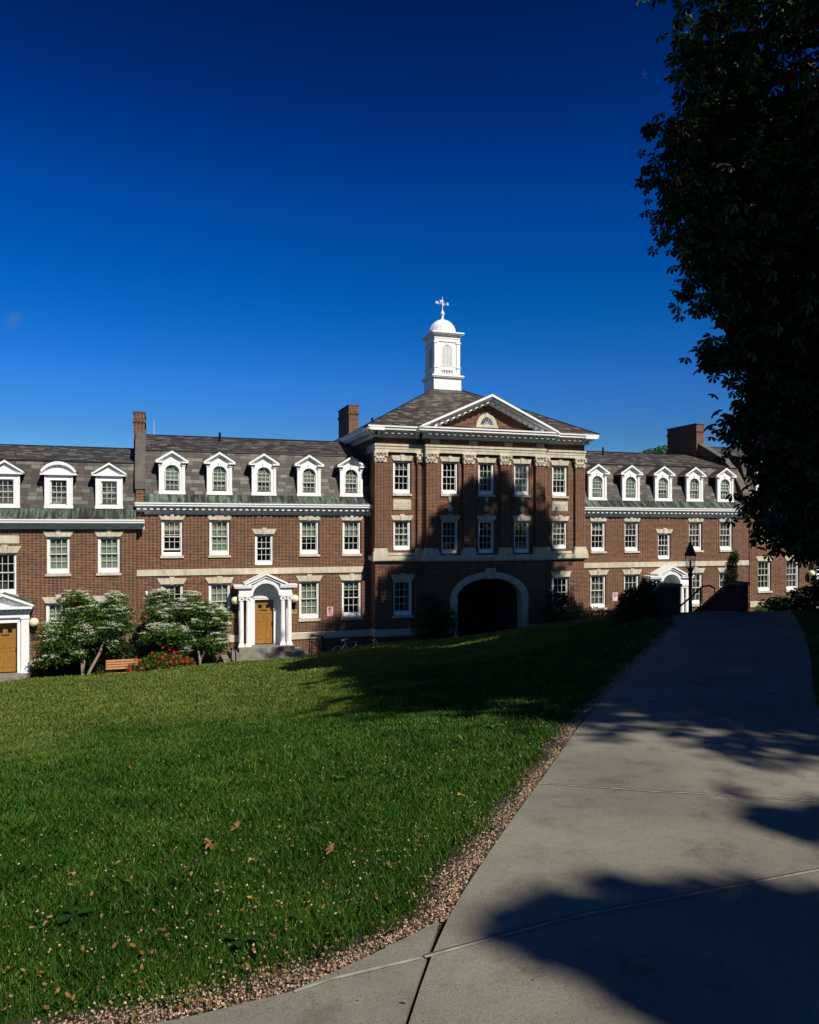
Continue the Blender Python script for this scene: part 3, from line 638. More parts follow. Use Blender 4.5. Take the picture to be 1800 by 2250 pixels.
def make_door(parent, x, Y, z, w, h):
    d = MB(); d.box(-w / 2, w / 2, 0, 0.05, 0, h)
    o = d.build('door', M['door'], parent, loc=(x, Y, z))
    p = MB(); rail = 0.11; mid = 0.09; pw = (w - 2 * rail - mid) / 2
    for sd in (-1, 1):
        xc = sd * (mid / 2 + pw / 2)
        for a, b in ((0.17, 0.86), (1.0, 1.42)):
            p.box(xc - pw / 2, xc + pw / 2, -0.004, -0.0005, a, b)
            p.prism([(xc - pw / 2 + 0.03, a + 0.03), (xc + pw / 2 - 0.03, a + 0.03), (xc + pw / 2 - 0.03, b - 0.03), (xc - pw / 2 + 0.03, b - 0.03)], -0.02, -0.0045, 'y')
    for (a, b, c0, e) in ((-w / 2, -w / 2 + rail, 0, h), (w / 2 - rail, w / 2, 0, h), (-mid / 2, mid / 2, 0.17, h - 0.12), (-w / 2 + rail, w / 2 - rail, 0, 0.17), (-w / 2 + rail, w / 2 - rail, 0.86, 1.0), (-w / 2 + rail, w / 2 - rail, 1.42, 1.62), (-w / 2 + rail, w / 2 - rail, h - 0.27, h)):
        yf_ = -0.0135 if a == -mid / 2 else -0.016; p.box(a + 0.0015, b - 0.0015, yf_, -0.0052, c0 + 0.0015, e - 0.0015)
    p.build('door_panel', M['door'], o)
    g = MB()
    for sd in (-1, 1): g.box(sd * 0.18 - 0.085, sd * 0.18 + 0.085, -0.017, -0.003, h - 0.44, h - 0.28)
    g.build('door_light', M['black'], o)
    k = MB(); k.box(w / 2 - 0.09, w / 2 - 0.03, -0.04, -0.012, 0.87, 1.0); k.lathe([(0.0, 0), (0.03, 0.01), (0.03, 0.05), (0.0, 0.06)], (w / 2 - 0.06, -0.06, 0.9), 8); k.build('door_handle', M['iron'], o)
    s = MB(); s.box(-0.17, 0.17, -0.024, -0.0165, 1.545, 1.61); pl = s.build('door_plate', M['bronze'], o)
    return o

def text_mesh(txt, size, mat, parent, loc, ext=0.002, name='lettering', rot=(math.pi / 2, 0, 0), bold=0.0):
    cu = bpy.data.curves.new('txt', 'FONT'); cu.body = txt; cu.size = size; cu.align_x = 'CENTER'; cu.align_y = 'CENTER'; cu.extrude = ext; cu.offset = bold; cu.resolution_u = 3
    o = bpy.data.objects.new('txt', cu); col.objects.link(o); dg = bpy.context.evaluated_depsgraph_get(); me = bpy.data.meshes.new_from_object(o.evaluated_get(dg))
    bpy.data.objects.remove(o); me.materials.clear(); me.materials.append(mat)
    return link_mesh(name, me, parent, loc, rot)

def make_portico(parent, X, Yw, zb):
    """columned porch with a pedimented arch; zb = platform level"""
    root = empty('portico', (X, Yw, zb)); root.parent = parent; root.scale = (1, 0.66, 1)
    zc = 2.30            # column cap height
    for x in (-1.11, -0.80, 0.80, 1.11):
        c = MB(); c.box(x - 0.14, x + 0.14, -0.94, -0.66, 0, 0.07)
        c.lathe([(0.135, 0.07), (0.14, 0.1), (0.12, 0.14), (0.105, 0.17), (0.105, 0.9), (0.10, 1.5), (0.09, zc - 0.2), (0.11, zc - 0.17), (0.10, zc - 0.13)], (x, -0.8, 0), 14)
        c.box(x - 0.12, x + 0.12, -0.92, -0.68, zc - 0.06, zc)
        for sd in (-1, 1): c.tube([(x + sd * 0.09, -0.94, zc - 0.11), (x + sd * 0.09, -0.66, zc - 0.11)], 0.05, 8)
        c.build('column', M['white'], root, smooth=False)
    e = MB()
    for sd in (-1, 1):
        e.box(sd * 0.66, sd * 1.25, -0.95, 0, zc + 0.001, zc + 0.14); e.box(sd * 0.69, sd * 1.22, -0.92, 0, zc + 0.14, zc + 0.42)
        e.box(sd * 0.95, sd * 1.2, -0.12, 0, 0, zc); e.box(sd * 0.64, sd * 1.44, -1.10, 0, zc + 0.42, zc + 0.50); e.box(sd * 0.66, sd * 1.46, -1.14, 0, zc + 0.50, zc + 0.56)
        e.box(sd * 0.52, sd * 0.68, -0.10, 0, 0, zc + 0.1); e.box(sd * 0.445, sd * 0.52, -0.06, 0.1, 0, 2.15)
        e.box(sd * 0.66, sd * 0.82, -0.3, 0, 0, zc)
    e.box(-0.445, 0.445, -0.06, 0.1, 2.12, 2.2); e.box(-0.55, 0.55, -0.10, 0.1, 2.2, 2.28)
    e.build('entablature', M['white'], root)
    v = MB(); A = arch_pts(0, zc + 0.05, 0.66, 0.64, 18); B = arch_pts(0, zc + 0.05, 0.60, 0.58, 18)
    for i in range(18):
        v.prism([A[i], A[i + 1], B[i + 1], B[i]], -0.98, -0.0, 'y')
        C = arch_pts(0, zc + 0.05, 0.73, 0.71, 18); v.prism([C[i], C[i + 1], A[i + 1], A[i]], -0.99, -0.90, 'y')
        v.prism([A[i], A[i + 1], B[i + 1], B[i]], -0.2, -0.12, 'y') if False else None
    for r0, r1, yy in ((0.60, 0.54, -0.35), (0.60, 0.50, -0.06)):
        C = arch_pts(0, zc + 0.05, r0, r0 - 0.02, 18); D = arch_pts(0, zc + 0.05, r1, r1 - 0.02, 18)
        for i in range(18): v.prism([C[i], C[i + 1], D[i + 1], D[i]], yy, 0.0, 'y')
    v.prism([(-0.6, zc - 0.02)] + [(0.6, zc - 0.02)] + arch_pts(0, zc + 0.05, 0.6, 0.58, 12, 0, 180), -0.03, 0.0, 'y')
    # open gable front above the arch
    O = [(-0.98, zc + 0.57), (0, zc + 1.07), (0.98, zc + 0.57)]
    v.prism([(-0.72, zc + 0.5)] + arch_pts(0, zc + 0.05, 0.72, 0.70, 14, 140, 40) + [(0.72, zc + 0.5), (0, zc + 0.92)], -0.90, -0.84, 'y')
    v.build('barrel_vault', M['white'], root)
    g = MB(); gable_strip(g, 0.98, zc + 0.66, zc + 1.13, 0.10, -1.16, 0); gable_strip(g, 0.86, zc + 0.56, zc + 0.98, 0.06, -1.06, -0.9)
    g.build('pediment', M['white'], root)
    r = MB()
    for sd in (-1, 1): r.face([(sd * 1.0, -1.17, zc + 0.665), (0, -1.17, zc + 1.14), (0, 0, zc + 1.14), (sd * 1.0, 0, zc + 0.665)])
    r.build('portico_roof', M['white'], root, recalc=False)
    return root

def make_flat_portico(parent, X, Yw, zb):
    """pilastered door surround with dentilled triangular pediment"""
    root = empty('portico', (X, Yw, zb)); root.parent = parent
    c = MB()
    for sd in (-1, 1):
        c.box(sd * 0.66, sd * 0.96, -0.22, 0, 0.1, 2.3); c.box(sd * 0.64, sd * 0.98, -0.25, 0, 0, 0.1); c.box(sd * 0.5, sd * 0.66, -0.10, 0, 0, 2.2)
        c.box(sd * 0.64, sd * 0.98, -0.25, 0, 2.3, 2.36)
        c.box(sd * 0.5, sd * 0.56, -0.13, -0.1, 0, 2.2)
    c.box(-0.66, 0.66, -0.12, 0, 2.2, 2.36); c.box(-0.56, 0.56, -0.15, -0.12, 2.14, 2.2); c.box(-0.97, 0.97, -0.23, 0, 2.36, 2.56)
    c.box(-1.0, 1.0, -0.27, 0, 2.56, 2.66)
    c.build('door_surround', M['white'], root)
    p = MB(); p.box(-1.12, 1.12, -0.50, 0, 2.74, 2.84); gable_strip(p, 1.17, 2.93, 3.42, 0.11, -0.52, 0); gable_strip(p, 1.02, 2.83, 3.27, 0.05, -0.40, 0)
    p.prism([(-1.0, 2.84), (1.0, 2.84), (0, 3.29)], -0.22, 0, 'y'); p.build('pediment', M['white'], root)
    d = MB()
    for i in range(12): x = -0.99 + i * 0.18; d.box(x, x + 0.1, -0.36, -0.272, 2.66, 2.74)
    for sd in (-1, 1):
        for i in range(6): x = sd * (0.12 + i * 0.15); z = 3.20 - (0.12 + i * 0.15) * 0.43; d.box(x, x + sd * 0.08, -0.34, -0.221, z - 0.05, z + 0.02)
    d.build('dentils', M['white'], root)
    r = MB()
    for sd in (-1, 1): r.prism([(sd * 1.18, 2.935), (0, 3.425), (0, 3.445), (sd * 1.19, 2.95)], -0.53, 0, 'y')
    r.build('portico_roof', M['copper'], root)
    return root

# ------------------------------------------------------------------ M and R dormitory wings
YW = 36.2
def dorm_wing(name, label, x0, x1, bays, up_kinds, low_kinds, dr_shades, belt_x):
    root = empty(name, ((x0 + x1) / 2, YW + 4, -4.5), label, 'building')
    W = root; off = Vector(root.location)
    # parts are authored in world coordinates, so a zero empty would be simpler: shift by parent inverse
    root.location = (0, 0, 0)
    holes = []
    for i, b in enumerate(bays):
        if i == 2: holes.append((b - 0.43, b + 0.43, -0.07, 1.40)); holes.append((b - 0.46, b + 0.46, -3.83, -1.62))
        else: holes.append((b - 0.46, b + 0.46, 0.42, 2.06)); holes.append((b - 0.49, b + 0.49, -2.68, -0.88))
    body(root, x0, x1, YW, -6.0, 2.35, 9.0, holes); backing(root, x0, x1, YW, -4.2, 2.5)
    for i, b in enumerate(bays):
        if i == 2:
            make_window(root, b, YW, -0.07, 0.86, 1.47, *up_kinds[i]); lintel(root, b, YW, 1.40, 0.92, 1.18, 0.24)
            q = MB(); q.box(b - 0.44, b + 0.44, YW - 0.02, YW + 0.0, 1.83, 2.27) if False else q.box(b - 0.42, b + 0.42, YW - 0.025, YW + 0.01, 1.86, 2.25); q.build('brick_panel', M['brick_lintel'], root)
        else:
            make_window(root, b, YW, 0.42, 0.92, 1.64, *up_kinds[i]); lintel(root, b, YW, 2.06, 0.96, 1.18, 0.22); sill(root, b, YW, 0.42, 1.02)
            make_window(root, b, YW, -2.68, 0.98, 1.80, *low_kinds[i]); lintel(root, b, YW, -0.88, 1.02, 1.32, 0.27); sill(root, b, YW, -2.68, 1.08, 0.13)
        place_dormer('arch', root, b, YW + 0.10, 3.22, dr_shades[i])
    bc = MB()
    xb0, xb1 = belt_x; n = 5; px = [xb0 + (xb1 - xb0) * i / n for i in range(n + 1)]
    for a, c in zip(px, px[1:]): bc.box(a + 0.003, c - 0.003, YW - 0.06, YW + 0.05, -0.49, -0.21)
    bc.build('belt_course', M['lime'], root)
    db = bays[2]
    for a, c in ((x0, db - 1.02), (db + 1.02, x1)): wt_ = MB(); wt_.prism([(YW - 0.05, -3.65), (YW - 0.05, -3.36), (YW + 0.05, -3.29), (YW + 0.05, -3.65)], a, c, 'x'); wt_.build('water_table', M['lime'], root)
    cornice(root, x0 - 0.06, x1, YW, 2.82); mansard(root, x0 + 0.35, x1, YW, 2.83, 3.22, 5.30, 6.42)
    make_door(root, db, YW + 0.14, -3.80, 0.90, 2.13)
    make_portico(root, db, YW - 0.002, -3.82)
    if x0 < 5: an = MB(); an.tube([(-0.2, YW + 4.5, 6.4), (-0.2, YW + 4.5, 7.2)], 0.012, 5); an.build('antenna', M['sash'], root)
    v = MB(); v.tube([(x0 + 3.9, YW + 3.4, 6.0), (x0 + 3.9, YW + 3.4, 6.55)], 0.06, 8); v.build('vent_pipe', M['iron'], root)
    return root
S1, S5, N0 = ('shade', 1.0), ('shade', 0.45), ('none', 0.0)
C8, C6 = ('curtain', 0.9), ('curtain', 0.6)
BM = [0.6, 2.71, 4.76, 6.92, 9.02]
wing_m = dorm_wing('brick_dormitory_wing', 'brick wing with five arched dormers between the left wing and the cupola pavilion', -0.93, 9.97, BM,
    [('shade', 0.35, 0.09, 0.1), S1, N0, ('shade', 0.6), S5], [N0, S1, N0, S1, ('shade', 0.2)], (0.62, 0.3, 0, 0, 0.2), (-0.92, 9.62))
party_wall(wing_m, -1.0, -0.55, YW, [(36.12, 3.78), (37.05, 5.72), (39.9, 6.55), (40.7, 6.7)])
chimney(wing_m, -1.14, -0.64, 39.5, 42.2, 5.0, 7.42)
BRW = [22.93, 25.07, 27.22, 29.36, 31.52]
wing_r = dorm_wing('brick_dormitory_wing', 'brick wing with five arched dormers right of the columned pavilion, behind the street lamp', 21.5, 33.15, BRW,
    [('shade', 0.3), ('curtain', 0.35), C6, C8, C8], [C8, C6, N0, C8, C8], (0.9, 0.9, 0, 0.3, 0), (21.9, 33.1))
party_wall(wing_r, 32.62, 33.12, YW, [(36.12, 3.78), (37.1, 5.3), (37.8, 5.95), (40.0, 7.1), (41, 7.2)])
chimney(wing_r, 32.5, 33.07, 40.0, 42.9, 5.0, 8.38)

# ------------------------------------------------------------------ left and far-right ranges
def end_wing(name, label, x0, x1, Y, dz, bays, door_i, styles, ku, kl):
    """levels relative to the middle wings shifted by dz; second range type: no dentils, framed square dormers"""
    root = empty(name, (0, 0, 0), label, 'building')
    holes = []
    for i, b in enumerate(bays):
        if i == door_i: holes += [(b - 0.46, b + 0.46, -1.15 + dz + 0.7, 0.62 + dz + 0.7), (b - 0.5, b + 0.5, -4.5 + dz + 0.7, -2.34 + dz + 0.7)]
        else: holes += [(b - 0.46, b + 0.46, -0.30 + dz + 0.7, 1.30 + dz + 0.7), (b - 0.49, b + 0.49, -3.36 + dz + 0.7, -1.57 + dz + 0.7)]
    k = dz + 0.7
    body(root, x0, x1, Y, -6.2, 1.75 + k, 9.0, holes); backing(root, x0, x1, Y, -4.6 + k, 1.9 + k)
    for i, b in enumerate(bays):
        if i == door_i:
            make_window(root, b, Y, -1.15 + k, 0.92, 1.77, *ku[i]); lintel(root, b, Y, 0.62 + k, 0.98, 1.3, 0.28); sill(root, b, Y, -1.15 + k, 1.06)
            q = MB(); q.box(b - 0.56, b + 0.56, Y - 0.03, Y + 0.05, 1.02 + k, 1.36 + k); q.build('stone_panel', M['lime'], root)
            make_door(root, b, Y + 0.14, -4.46 + k, 0.98, 2.12); make_flat_portico(root, b, Y - 0.002, -4.48 + k)
        else:
            make_window(root, b, Y, -0.30 + k, 0.92, 1.60, *ku[i]); lintel(root, b, Y, 1.30 + k, 0.96, 1.26, 0.25, 0.1); sill(root, b, Y, -0.30 + k, 1.04)
            make_window(root, b, Y, -3.36 + k, 0.98, 1.79, *kl[i]); lintel(root, b, Y, -1.57 + k, 1.02, 1.34, 0.27, 0.1); sill(root, b, Y, -3.36 + k, 1.1)
        place_dormer(styles[i], root, b, Y + 0.10, 2.53 + k)
    for a, c in ((x0, bays[door_i] - 0.99), (bays[door_i] + 0.99, x1)): wtb = MB(); wtb.prism([(Y - 0.05, -4.30 + k), (Y - 0.05, -4.0 + k), (Y + 0.05, -3.93 + k), (Y + 0.05, -4.30 + k)], a, c, 'x'); wtb.build('water_table', M['lime'], root)
    cornice(root, x0 - 0.3, x1 + 0.36, Y, 2.05 + k, False)
    mansard(root, x0, x1, Y, 2.06 + k, 2.53 + k, 4.66 + k, 5.66 + k)
    return root
wing_l = end_wing('brick_end_wing', 'brick wing at the left edge with square framed dormers and a dentilled door pediment', -12.6, -0.935, 35.9, -0.7,
    [-10.3, -8.25, -6.18, -4.1, -2.06], 2, ['tri', 'seg', 'tri', 'seg', 'tri'], [N0, N0, N0, S1, S1], [S1, S1, N0, S1, S1])
wing_rr = end_wing('brick_end_wing', 'far right brick wing half hidden behind the dark chestnut tree', 33.16, 45.5, 36.15, 0.62,
    [34.26, 36.38, 38.95, 41.1, 43.2], 2, ['tri', 'seg', 'tri', 'seg', 'tri'], [C8, C6, N0, C8, C8], [C6, C8, N0, C8, C8])

# ------------------------------------------------------------------ central pavilion
pav = empty('columned_pavilion', (0, 0, 0), 'tall central brick pavilion with stone pilaster capitals, big pediment and white cupola', 'building')
CX = 15.76; YS, YC = 35.48, 35.2      # side bay wall plane, centre wall plane
LY = 0.10                             # lower storey stands proud
holes_s = [(10.92, 11.84, 3.38, 5.0), (10.94, 11.84, 0.60, 2.07), (10.92, 11.92, -2.60, -0.88)]
holes_r = [(2 * CX - b, 2 * CX - a, c, d) for a, b, c, d in holes_s]
XL, XR, XA, XB = 9.98, 21.54, 12.42, 19.10
m1 = MB(); wall_panel(m1, XL, XA, 0.1, 6.2, YS, holes_s[:2]); wall_panel(m1, XB, XR, 0.1, 6.2, YS, holes_r[:2])
wall_panel(m1, XL, XA, -6, 0.1, YS - LY, holes_s[2:]); wall_panel(m1, XB, XR, -6, 0.1, YS - LY, holes_r[2:])
cw = [(b - 0.44, b + 0.44, 3.38, 5.0) for b in (13.79, 15.78, 17.77)] + [(b - 0.44, b + 0.44, 0.42, 2.07) for b in (13.79, 15.78, 17.77)]
wall_panel(m1, XA, XB, 0.1, 6.2, YC, cw)
AX0, AX1, ASP = 13.76, 18.05, -1.84
wall_panel(m1, XA, XB, -6, 0.1, YC - LY, [(AX0, AX1, -6, -0.52)], 0.3)
AO = arch_pts((AX0 + AX1) / 2, ASP, (AX1 - AX0) / 2, 1.32, 24)
for a, b in zip(AO, AO[1:]): m1.face([(a[0], YC - LY, a[1]), (b[0], YC - LY, b[1]), (b[0], YC - LY, -0.52), (a[0], YC - LY, -0.52)])
for (x, ya, yb) in ((XL, YS, 47.5), (XR, YS, 47.5), (XA, YC, YS), (XB, YC, YS)): m1.face([(x, ya, 0.1), (x, yb, 0.1), (x, yb, 6.2), (x, ya, 6.2)])
for (x, ya, yb) in ((XL, YS - LY, 47.5), (XR, YS - LY, 47.5), (XA, YC - LY, YS - LY), (XB, YC - LY, YS - LY)): m1.face([(x, ya, -6), (x, yb, -6), (x, yb, 0.1), (x, ya, 0.1)])
m1.face([(XL, 47.5, -6), (XR, 47.5, -6), (XR, 47.5, 6.2), (XL, 47.5, 6.2)])
m1.build('wall', M['brick'], pav, recalc=False)
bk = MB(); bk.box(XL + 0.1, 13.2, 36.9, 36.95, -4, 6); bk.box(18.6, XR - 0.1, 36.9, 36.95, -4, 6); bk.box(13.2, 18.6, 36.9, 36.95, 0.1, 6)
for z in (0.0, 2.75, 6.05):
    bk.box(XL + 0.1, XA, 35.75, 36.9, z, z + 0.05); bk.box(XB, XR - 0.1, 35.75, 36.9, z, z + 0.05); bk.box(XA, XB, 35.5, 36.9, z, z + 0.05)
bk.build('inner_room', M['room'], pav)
for i, (xx, kd, kd2, kd3) in enumerate(((11.38, ('shade', 0.2), C8, ('curtain', 0.5)), (2 * CX - 11.38, ('shade', 0.4), C8, N0))):
    make_window(pav, xx, YS, 3.38, 0.90, 1.62, *kd); make_window(pav, xx, YS, 0.60, 0.90, 1.47, *kd2); make_window(pav, xx, YS - LY, -2.60, 0.98, 1.72, *kd3)
    lintel(pav, xx, YS, 5.0, 0.95, 1.14, 0.27); lintel(pav, xx, YS, 2.07, 0.95, 1.14, 0.24); lintel(pav, xx, YS - LY, -0.88, 1.02, 1.26, 0.29)
    sill(pav, xx, YS, 3.38, 1.0); sill(pav, xx, YS - LY, -2.60, 1.08)
    rp = MB(); rp.box(xx - 0.46, xx + 0.46, YS - 0.03, YS + 0.02, 2.58, 3.09); rp.box(xx - 0.41, xx + 0.41, YS - 0.045, YS - 0.031, 2.63, 3.04)
    rr_ = random.Random(5 + i)
    for sd in (-1, 1):   # carved scrollwork in low relief
        for (cx, cz, r, a0, a1) in ((0.10, 2.86, 0.09, 0, 300), (0.25, 2.80, 0.08, 90, 400), (0.33, 2.92, 0.05, 20, 330), (0.18, 2.72, 0.05, 180, 460), (0.02, 2.74, 0.05, 0, 200)):
            pts = [(xx + sd * (cx + r * (1 - 0.5 * k / 9) * math.cos(R(a0 + (a1 - a0) * k / 9))), YS - 0.048, cz + r * (1 - 0.5 * k / 9) * math.sin(R(a0 + (a1 - a0) * k / 9))) for k in range(10)]
            rp.tube(pts, 0.016, 5)
    rp.build('carved_panel', M['lime'], pav)
for j, (xx, sh) in enumerate(((13.79, 1), (15.78, 1), (17.77, 0))):
    make_window(pav, xx, YC, 3.38, 0.88, 1.62, *(('curtain', 0.7) if j else N0)); make_window(pav, xx, YC, 0.42, 0.88, 1.65, *N0)
    lintel(pav, xx, YC, 5.0, 0.92, 1.14, 0.27); lintel(pav, xx, YC, 2.07, 0.92, 1.14, 0.25); sill(pav, xx, YC, 3.38, 0.98)
    ba = MB(); A = arch_pts(xx, 2.40, 0.66, 0.66, 20); B = arch_pts(xx, 2.40, 0.52, 0.52, 20)
    for i in range(20):
        ba.prism([A[i], A[i + 1], B[i + 1], B[i]], YC - 0.04, YC + 0.02, 'y')
    ba.build('blind_arch', M['brick_lintel'], pav)
    st = MB(); st.prism([(xx - 0.05, 2.98), (xx + 0.05, 2.98), (xx + 0.09, 3.24), (xx - 0.09, 3.24)], YC - 0.075, YC, 'y')
    st.prism([(xx - 0.17, 2.68), (xx, 2.50), (xx + 0.17, 2.68), (xx, 2.86)], YC - 0.03, YC + 0.01, 'y'); st.build('keystone', M['lime'], pav)
# pilasters, bases and capitals
def pilaster(x0, x1, yf, ywall, half=0):
    mb = MB(); mb.box(x0, x1, yf, ywall + 0.02, 0.71, 4.92); o = mb.build('pilaster', M['brick'], pav)
    b = MB(); b.box(x0 - 0.10, x1 + 0.10, yf - 0.10, ywall, 0.335, 0.50); b.prism([(x0 - 0.10, 0.50), (x1 + 0.10, 0.50), (x1 + 0.03, 0.60), (x0 - 0.03, 0.60)], yf - 0.08, ywall, 'y'); b.box(x0 - 0.05, x1 + 0.05, yf - 0.05, ywall, 0.60, 0.70)
    b.build('pilaster_base', M['lime'], o)
    c = MB(); w = (x1 - x0) / 2; cx = (x0 + x1) / 2
    c.prism([(x0 - 0.01, 4.90), (x1 + 0.01, 4.90), (x1 + 0.03, 5.30), (x0 - 0.03, 5.30)], yf - 0.03, ywall, 'y'); c.box(x0 - 0.07, x1 + 0.07, yf - 0.10, ywall, 5.31, 5.385)
    for sd in (-1, 1):
        pts = [(cx + sd * (w + 0.0) + sd * 0.075 * (1 - k / 12) * math.cos(R(60 + k * 38)), yf - 0.09, 5.22 + 0.075 * (1 - k / 12) * math.sin(R(60 + k * 38))) for k in range(11)]
        c.tube(pts, 0.022, 5); c.tube([(cx + sd * w, yf - 0.10, 5.22), (cx + sd * w, ywall, 5.22)], 0.07, 8)
        pts = [(cx + sd * 0.10 + 0.05 * (1 - k / 12) * math.cos(R(k * 38)), yf - 0.07, 5.24 + 0.05 * (1 - k / 12) * math.sin(R(k * 38))) for k in range(11)]
        c.tube(pts, 0.016, 5)
        for lx, lz in ((0.6, 5.08), (0.33, 4.97)): c.tube([(cx + sd * w * lx - 0.07, yf - 0.05, lz + 0.02), (cx + sd * w * lx, yf - 0.10, lz - 0.02), (cx + sd * w * lx + 0.07, yf - 0.05, lz + 0.02)], [0.015, 0.03, 0.015], 6)
    c.tube([(cx - 0.08, yf - 0.05, 5.10), (cx, yf - 0.10, 5.06), (cx + 0.08, yf - 0.05, 5.10)], [0.015, 0.03, 0.015], 6); c.lathe([(0.0, 0), (0.04, 0.02), (0.04, 0.05), (0, 0.07)], (cx, yf - 0.10, 5.30), 8)
    c.build('capital', M['lime'], o)
for c_ in (12.77, 14.76, 16.77, 18.76): pilaster(c_ - 0.28, c_ + 0.28, 35.03, YC)
pilaster(9.96, 10.53, 35.33, YS); pilaster(2 * CX - 10.53, 21.56, 35.33, YS); pilaster(12.13, 12.40, 35.33, YS); pilaster(19.12, 19.39, 35.33, YS)
# side returns of the corner pilaster
lg = MB()
for a, b, yf in ((9.84, 12.36, 35.20), (19.16, 21.70, 35.20)): lg.box(a, b, yf, 35.6, 0.10, 0.33); lg.box(a + 0.06, b - 0.06, yf + 0.07, 35.6, 0.03, 0.099)
lg.box(12.30, 19.22, 34.93, 35.6, 0.102, 0.335); lg.box(12.36, 19.16, 35.0, 35.6, 0.032, 0.1015)
for (a, b) in ((9.85, 9.98), ): lg.box(a, b, 35.61, 36.19, 0.10, 0.33)
lg.box(10.7, 12.1, 35.38, YS, 0.36, 0.47); lg.box(19.4, 20.8, 35.38, YS, 0.36, 0.47)
lg.build('ledge', M['lime'], pav)
en = MB()
def entab(x0, x1, yf, yb):
    en.box(x0, x1, yf, yb, 5.39, 5.54); en.box(x0 - 0.015, x1 + 0.015, yf - 0.02, yb, 5.542, 5.68); en.box(x0 - 0.04, x1 + 0.04, yf - 0.06, yb, 5.682, 5.78)
entab(9.96, 12.44, 35.31, 35.6); entab(19.08, 21.56, 35.31, 35.6); entab(12.46, 19.06, 35.01, 35.5)
en.box(9.94, 10.0, 35.6, 36.8, 5.39, 5.78)
en.build('entablature', M['lime'], pav)
fz = MB(); fz.box(9.98, 12.45, 35.36, 35.7, 5.781, 6.10); fz.box(19.07, 21.54, 35.36, 35.7, 5.781, 6.10); fz.box(12.47, 19.05, 35.06, 35.5, 5.7815, 6.10); fz.build('frieze', M['brick'], pav)
fb = MB()
for c_ in (12.95, 15.0, 16.95, 18.75): fb.box(c_ - 0.22, c_ + 0.22, 35.035, 35.1, 5.86, 6.04)
fb.build('frieze_block', M['lime'], pav)
# main cornice around the block
cn = MB(); EO = 0.50
def big_prof(y): return [(y + 0.3, 6.09), (y - 0.04, 6.09), (y - 0.06, 6.20), (y - 0.12, 6.22), (y - 0.12, 6.36), (y - 0.46, 6.37), (y - 0.46, 6.40), (y - 0.54, 6.41), (y - 0.545, 6.52), (y - 0.60, 6.53), (y - 0.60, 6.60), (y + 0.3, 6.60)]
for x0, x1, y, e0, e1 in ((9.46, 12.2, 35.33, 0.42, 0), (19.32, 22.06, 35.33, 0, 0.42), (11.95, 19.57, 35.03, 0.42, 0.42)):
    bp_ = big_prof(y); cn.prism([(y + 0.3, 6.365)] + bp_[5:], x0, x1, 'x'); cn.prism(bp_[:5] + [(y + 0.3, 6.36)], x0 + e0, x1 - e1, 'x')
cn.prism([(9.98 + a, b) for a, b in [(0.3, 6.366), (-0.40, 6.37), (-0.40, 6.40), (-0.46, 6.41), (-0.465, 6.52), (-0.52, 6.53), (-0.52, 6.60), (0.3, 6.60)]], 34.74, 48.0, 'y'); cn.prism([(9.98 + a, b) for a, b in [(0.3, 6.09), (-0.04, 6.09), (-0.06, 6.20), (-0.12, 6.22), (-0.12, 6.36), (0.3, 6.36)]], 35.21, 48.0, 'y')
cn.prism([(21.54 - a, b) for a, b in [(0.3, 6.366), (-0.40, 6.37), (-0.40, 6.40), (-0.46, 6.41), (-0.465, 6.52), (-0.52, 6.53), (-0.52, 6.60), (0.3, 6.60)]], 34.74, 48.0, 'y'); cn.prism([(21.54 - a, b) for a, b in [(0.3, 6.09), (-0.04, 6.09), (-0.06, 6.20), (-0.12, 6.22), (-0.12, 6.36), (0.3, 6.36)]], 35.21, 48.0, 'y')
oc = cn.build('main_cornice', M['white'], pav)
def modil(x, y):
    md = MB(); md.prism([(y - 0.40, 6.25), (y - 0.40, 6.368), (y - 0.122, 6.368), (y - 0.122, 6.215), (y - 0.063, 6.199), (y - 0.063, 6.11), (y - 0.135, 6.11), (y - 0.135, 6.25)], x, x + 0.14, 'x'); md.build('modillion', M['white'], oc)
x = 9.72
while x < 12.1: modil(x, 35.33); x += 0.32
x = 12.5
while x < 19.4: modil(x, 35.03); x += 0.32
x = 19.7
while x < 21.9: modil(x, 35.33); x += 0.32
y = 35.2
while y < 47: md = MB(); md.box(9.60, 9.86, y, y + 0.14, 6.25, 6.368); md.build('modillion', M['white'], oc); y += 0.32
# pediment
pd = empty('pediment', (0, 0, 0)); pd.parent = pav
PXC = 15.76; PHW = 3.72; PZ0, PZ1 = 6.66, 8.36
ty = MB(); ty.prism([(PXC - 3.15, 6.60), (PXC + 3.15, 6.60), (PXC, 7.98)], 35.06, 35.4, 'y'); ty.build('tympanum', M['brick'], pd)
rk = MB(); gable_strip(rk, PHW, PZ0, PZ1, 0.12, 34.40, 35.45, PXC); gable_strip(rk, PHW - 0.1, PZ0 - 0.08, PZ1 - 0.14, 0.08, 34.50, 35.45, PXC); gable_strip(rk, PHW - 0.25, PZ0 - 0.12, PZ1 - 0.22, 0.16, 34.90, 35.30, PXC)
rk.build('raking_cornice', M['white'], pd)
sl = (PZ1 - PZ0) / PHW
for sd in (-1, 1):
    for k in range(11):
        u = 0.16 + k * 0.305; x = sd * u; z = PZ1 - 0.275 - u * sl
        if u > PHW - 0.5: continue
        P4 = [(PXC + x - 0.07, z + sd * 0.07 * sl), (PXC + x + 0.07, z - sd * 0.07 * sl), (PXC + x + 0.07, z - sd * 0.07 * sl - 0.11), (PXC + x - 0.07, z + sd * 0.07 * sl - 0.11)]
        rm_ = MB(); rm_.prism(P4, 34.62, 34.86, 'y'); rm_.prism([(P4[0][0], P4[0][1]), (P4[1][0], P4[1][1]), (P4[1][0], P4[1][1] - 0.2), (P4[0][0], P4[0][1] - 0.2)], 34.86, 34.90, 'y'); rm_.build('modillion', M['white'], pd)
